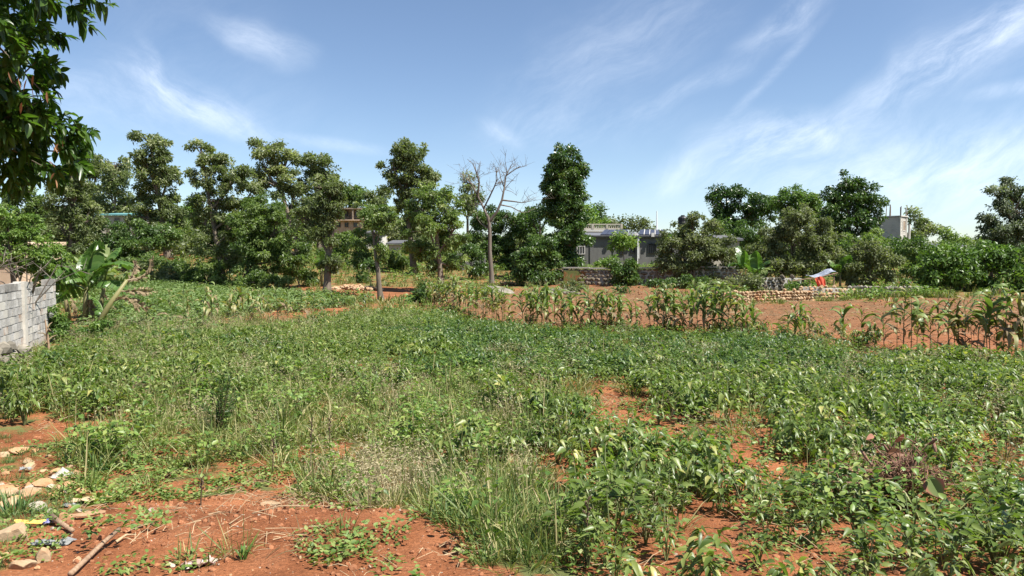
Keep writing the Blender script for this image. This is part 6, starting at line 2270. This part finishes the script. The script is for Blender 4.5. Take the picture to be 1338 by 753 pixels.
def spiky():
    b = ground_hit(289, 567)
    o = thing('spiky_herb', 'dark feathery upright herb standing alone in the weeds left of centre', 'herb', b)
    g = np.random.default_rng(6); rr = random.Random(6)
    mb = MB(); P, D = [], []
    for k in range(16):
        a = rr.random() * 6.28; s = rr.uniform(.03, .26)
        e = Vector((math.cos(a) * s * 1.25, math.sin(a) * s * 1.25, rr.uniform(.55, 1.08) - s * .8))
        mb.tube([(0, 0, -.02), (e.x * .4, e.y * .4, e.z * .5), e], [.012, .008, .003], 5, cap=False)
        for t in range(34):
            f = rr.uniform(.12, 1)
            P.append((e.x * f ** 1.3, e.y * f ** 1.3, e.z * f))
            D.append((math.cos(a) * .4 + rr.gauss(0, .6), math.sin(a) * .4 + rr.gauss(0, .6), .55 + rr.gauss(0, .3)))
    mb.build('stems', M['stalk_dark'], o)
    n = len(P)
    link('foliage', lm('foliage', leaves(np.array(P), np.array(D), g.normal(size=(n, 3)), g.uniform(.06, .14, n), .016, .15, BLADE, g.uniform(0, .35, n)), M['dark']), o)


spiky()
b = ground_hit(138, 594)
o = thing('leafy_bush', 'small rounded leafy bush at the edge of the red soil at the left', 'bush', b)
link('foliage', lm('foliage', merge(*[herb(130, .42, .3, .085, .055, OVATE, .3) for _ in range(2)]), M['weed']), o)
mb = MB()
for k in range(9):
    a = k * .7; mb.tube([(0, 0, -.02), (.1 * math.cos(a), .1 * math.sin(a), .2), (.22 * math.cos(a), .22 * math.sin(a), .36)], [.008, .006, .003], 4, cap=False)
mb.build('stems', M['stem'], o)
b = ground_hit(130, 612)
o = thing('grass_clump', 'clump of broad-bladed grass in front of the small leafy bush', 'grass clump', b)
link('blades', lm('blades', tuft(60, .36, .06, .022, None, .9, bend=.8), M['lush']), o)
b = ground_hit(20, 672)
o = thing('grass_clump', 'clump of long arching grass above the biggest boulder', 'grass clump', b)
link('blades', lm('blades', tuft(80, .34, .08, .014, None, 1.1, bend=.8), M['lush']), o)
b = ground_hit(318, 738)
o = thing('young_shoot', 'young maize-like shoot with narrow leaves on the bare soil near the bottom', 'shoot', b)
link('blades', lm('blades', tuft(14, .24, .02, .022, None, .8, bend=.7), M['weed']), o)
b = ground_hit(170, 745)
o = thing('low_weed', 'low round weed patch on the soil right of the long stick', 'weed', b)
link('foliage', lm('foliage', herb(80, .08, .2, .05, .03, OVATE, .3), M['creep']), o)
b = ground_hit(915, 742)
o = thing('crop_seedling', 'small pale crop seedling alone on the bare soil at the bottom right', 'crop plant', b)
link('foliage', lm('foliage', herb(16, .16, .1, .13, .06, OVATE, .35), M['crop']), o)
for i, (u, v, h, lab) in enumerate([(356, 618, .42, 'thin dark leafless stem with a knotted tip standing in the trodden weeds'),
                                    (406, 608, .62, 'tall thin dark stem standing right of the knotted one'),
                                    (430, 592, .5, 'dark upright dock-like stem in the weeds'),
                                    (1198, 560, .45, 'dark red-tipped stem in the crop above the red-stemmed plant'),
                                    (765, 740, .5, 'thin dark stem standing on the bare soil among the crop'),
                                    (262, 660, .28, 'short dark bare stem on the trodden soil')]):
    b = ground_hit(u, v)
    o = thing('dark_stem', lab, 'stem', b)
    mb = MB(); mb.tube([(0, 0, -.03), (.01, 0, h * .5), (.02, 0, h)], [.008, .006, .004], 5); mb.build('stem', M['purple'], o)
    mb = MB()
    for k in range(9):
        a = k * 2.4; zz = h * (.55 + .05 * k)
        mb.tube([(.01, 0, zz), (.01 + .03 * math.cos(a), .03 * math.sin(a), zz + .03)], [.004, .009], 5)
    mb.build('seed_head', M['purple'], o)
b = ground_hit(1262, 606)
o = thing('flowering_weed', 'weed with small yellow flowers right of the red-stemmed plant', 'flowering weed', b)
link('foliage', lm('foliage', herb(150, .3, .45, .05, .025, OVATE, .4), M['creep']), o)
link('flowers', lm('flowers', herb(46, .36, .42, .028, .024, LEAF4, .3, droop=0, low=.8), M['yellow']), o)
for i, (u, v, lab) in enumerate([(292, 436, 'bluish cabbage-like plant on the pale strip'), (332, 440, 'second bluish cabbage-like plant, right of the first on the pale strip')]):
    b = ground_hit(u, v)
    o = thing('cabbage_plant', lab, 'cabbage', b)
    link('leaves', lm('leaves', herb(26, .3, .22, .26, .18, OVATE, .6), M['potato']), o)

# boulder, rubble heaps, tarp, cloth
rock(652, 385, 46, 'flat grey boulder in the shade left of the dark dense bush', 'stone_grey', .38, 71, .8, .3, 'boulder', 'boulder')


def heap(label, u, v, wpx, hpx, mat, n, seed, sz):
    b = ground_hit(u, v)
    o = thing('rubble_heap', label, 'rubble heap', b)
    g = random.Random(seed); px = b.y / F
    shp = [rock_np(seed + k, 1, .9, .75, 1, .4, 6) for k in range(6)]
    mb = MB()
    for k in range(n):
        V_, F_ = g.choice(shp)
        x, y = g.gauss(0, .42), g.gauss(0, .42)
        zz = hpx * px * max(0, 1 - (x * x + y * y) * .9) * g.uniform(.4, 1)
        s = sz * g.uniform(.5, 1.3)
        mb.add(V_ * s + np.array([x * wpx * px * .6, y * 1.2, zz]), f3=F_)
    tag(mb.build('stones', M[mat], o), kind='stuff')


heap('pale rubble heap on the grass behind the small slim tree', 462, 378, 60, 5, 'stone', 130, 400, .17)
heap('low pale rubble heap right of the layered tree', 660, 372, 40, 4, 'stone', 60, 420, .14)
heap('weedy grey rubble heap below the tall slim tree', 722, 386, 60, 8, 'stone_grey', 120, 440, .16)
heap('tan heap of straw-coloured rubble beside the grey house', 882, 352, 30, 17, 'stone', 150, 460, .22)
heap('pale stone heap beside the bluish crop', 232, 366, 40, 4, 'stone', 50, 480, .14)
b = at(1070, 371, 47)
X, Y = np.meshgrid(np.linspace(-.5, .5, 13), np.linspace(0, 1, 9))
x, y = X.ravel(), Y.ravel()
wob = .07 * np.sin(x * 17 + y * 3) + .05 * np.sin(x * 31 + 1)
V_ = np.stack([x * .68 * (1 - .3 * y), -.12 - y * .3 + wob, .38 - .52 * y + .1 * np.cos(x * 5) + .05 * wob], 1)
i = np.arange(12 * 8); a = (i // 12) * 13 + i % 12
q = np.stack([a, a + 13, a + 14, a + 1], 1)
cl = link('cloth', mesh_np('cloth', np.concatenate([V_, V_ + np.array([0, .012, -.004])]), [q, q[:, ::-1] + 117], M['cloth_red'], np.full(234, .5)), None, b)
tag(cl, 'bright orange-red cloth hanging over the crumbling pale stone wall', 'cloth')
b = at(1070, 364, 48)
o = thing('tarp_shelter', 'pale bluish tarp sagging over poles behind the orange-red cloth', 'tarp', b)
X, Y = np.meshgrid(np.linspace(-.6, 1.1, 17), np.linspace(0, 1.0, 7))
x, y = X.ravel(), Y.ravel()
V_ = np.stack([x, y, .18 + .24 * (x / 1.4) + .12 * y + .22 * (fbm(x * 2.6 + 3, y * 2.6, 3, 5) - .5) - .12 * np.cos(x * 3.1)], 1)
i = np.arange(16 * 6); a = (i // 16) * 17 + i % 16
q = np.stack([a, a + 1, a + 18, a + 17], 1)
link('sheet', mesh_np('sheet', np.concatenate([V_, V_ - np.array([0, 0, .012])]), [q, q[:, ::-1] + 119], M['tarp'], np.full(238, .5)), o)
for x_, zt_ in ((-.55, .0), (1.0, .36), (.2, .1)):
    MB().tube([(x_, .05, -1.2), (x_, .05, zt_)], .035, 6).build('pole', M['wood'], o)
MB().tube([(-1.7, -.03, -.16), (0, -.05, .08), (1.2, -.03, .36)], .03, 6).build('pole', M['wood'], o)
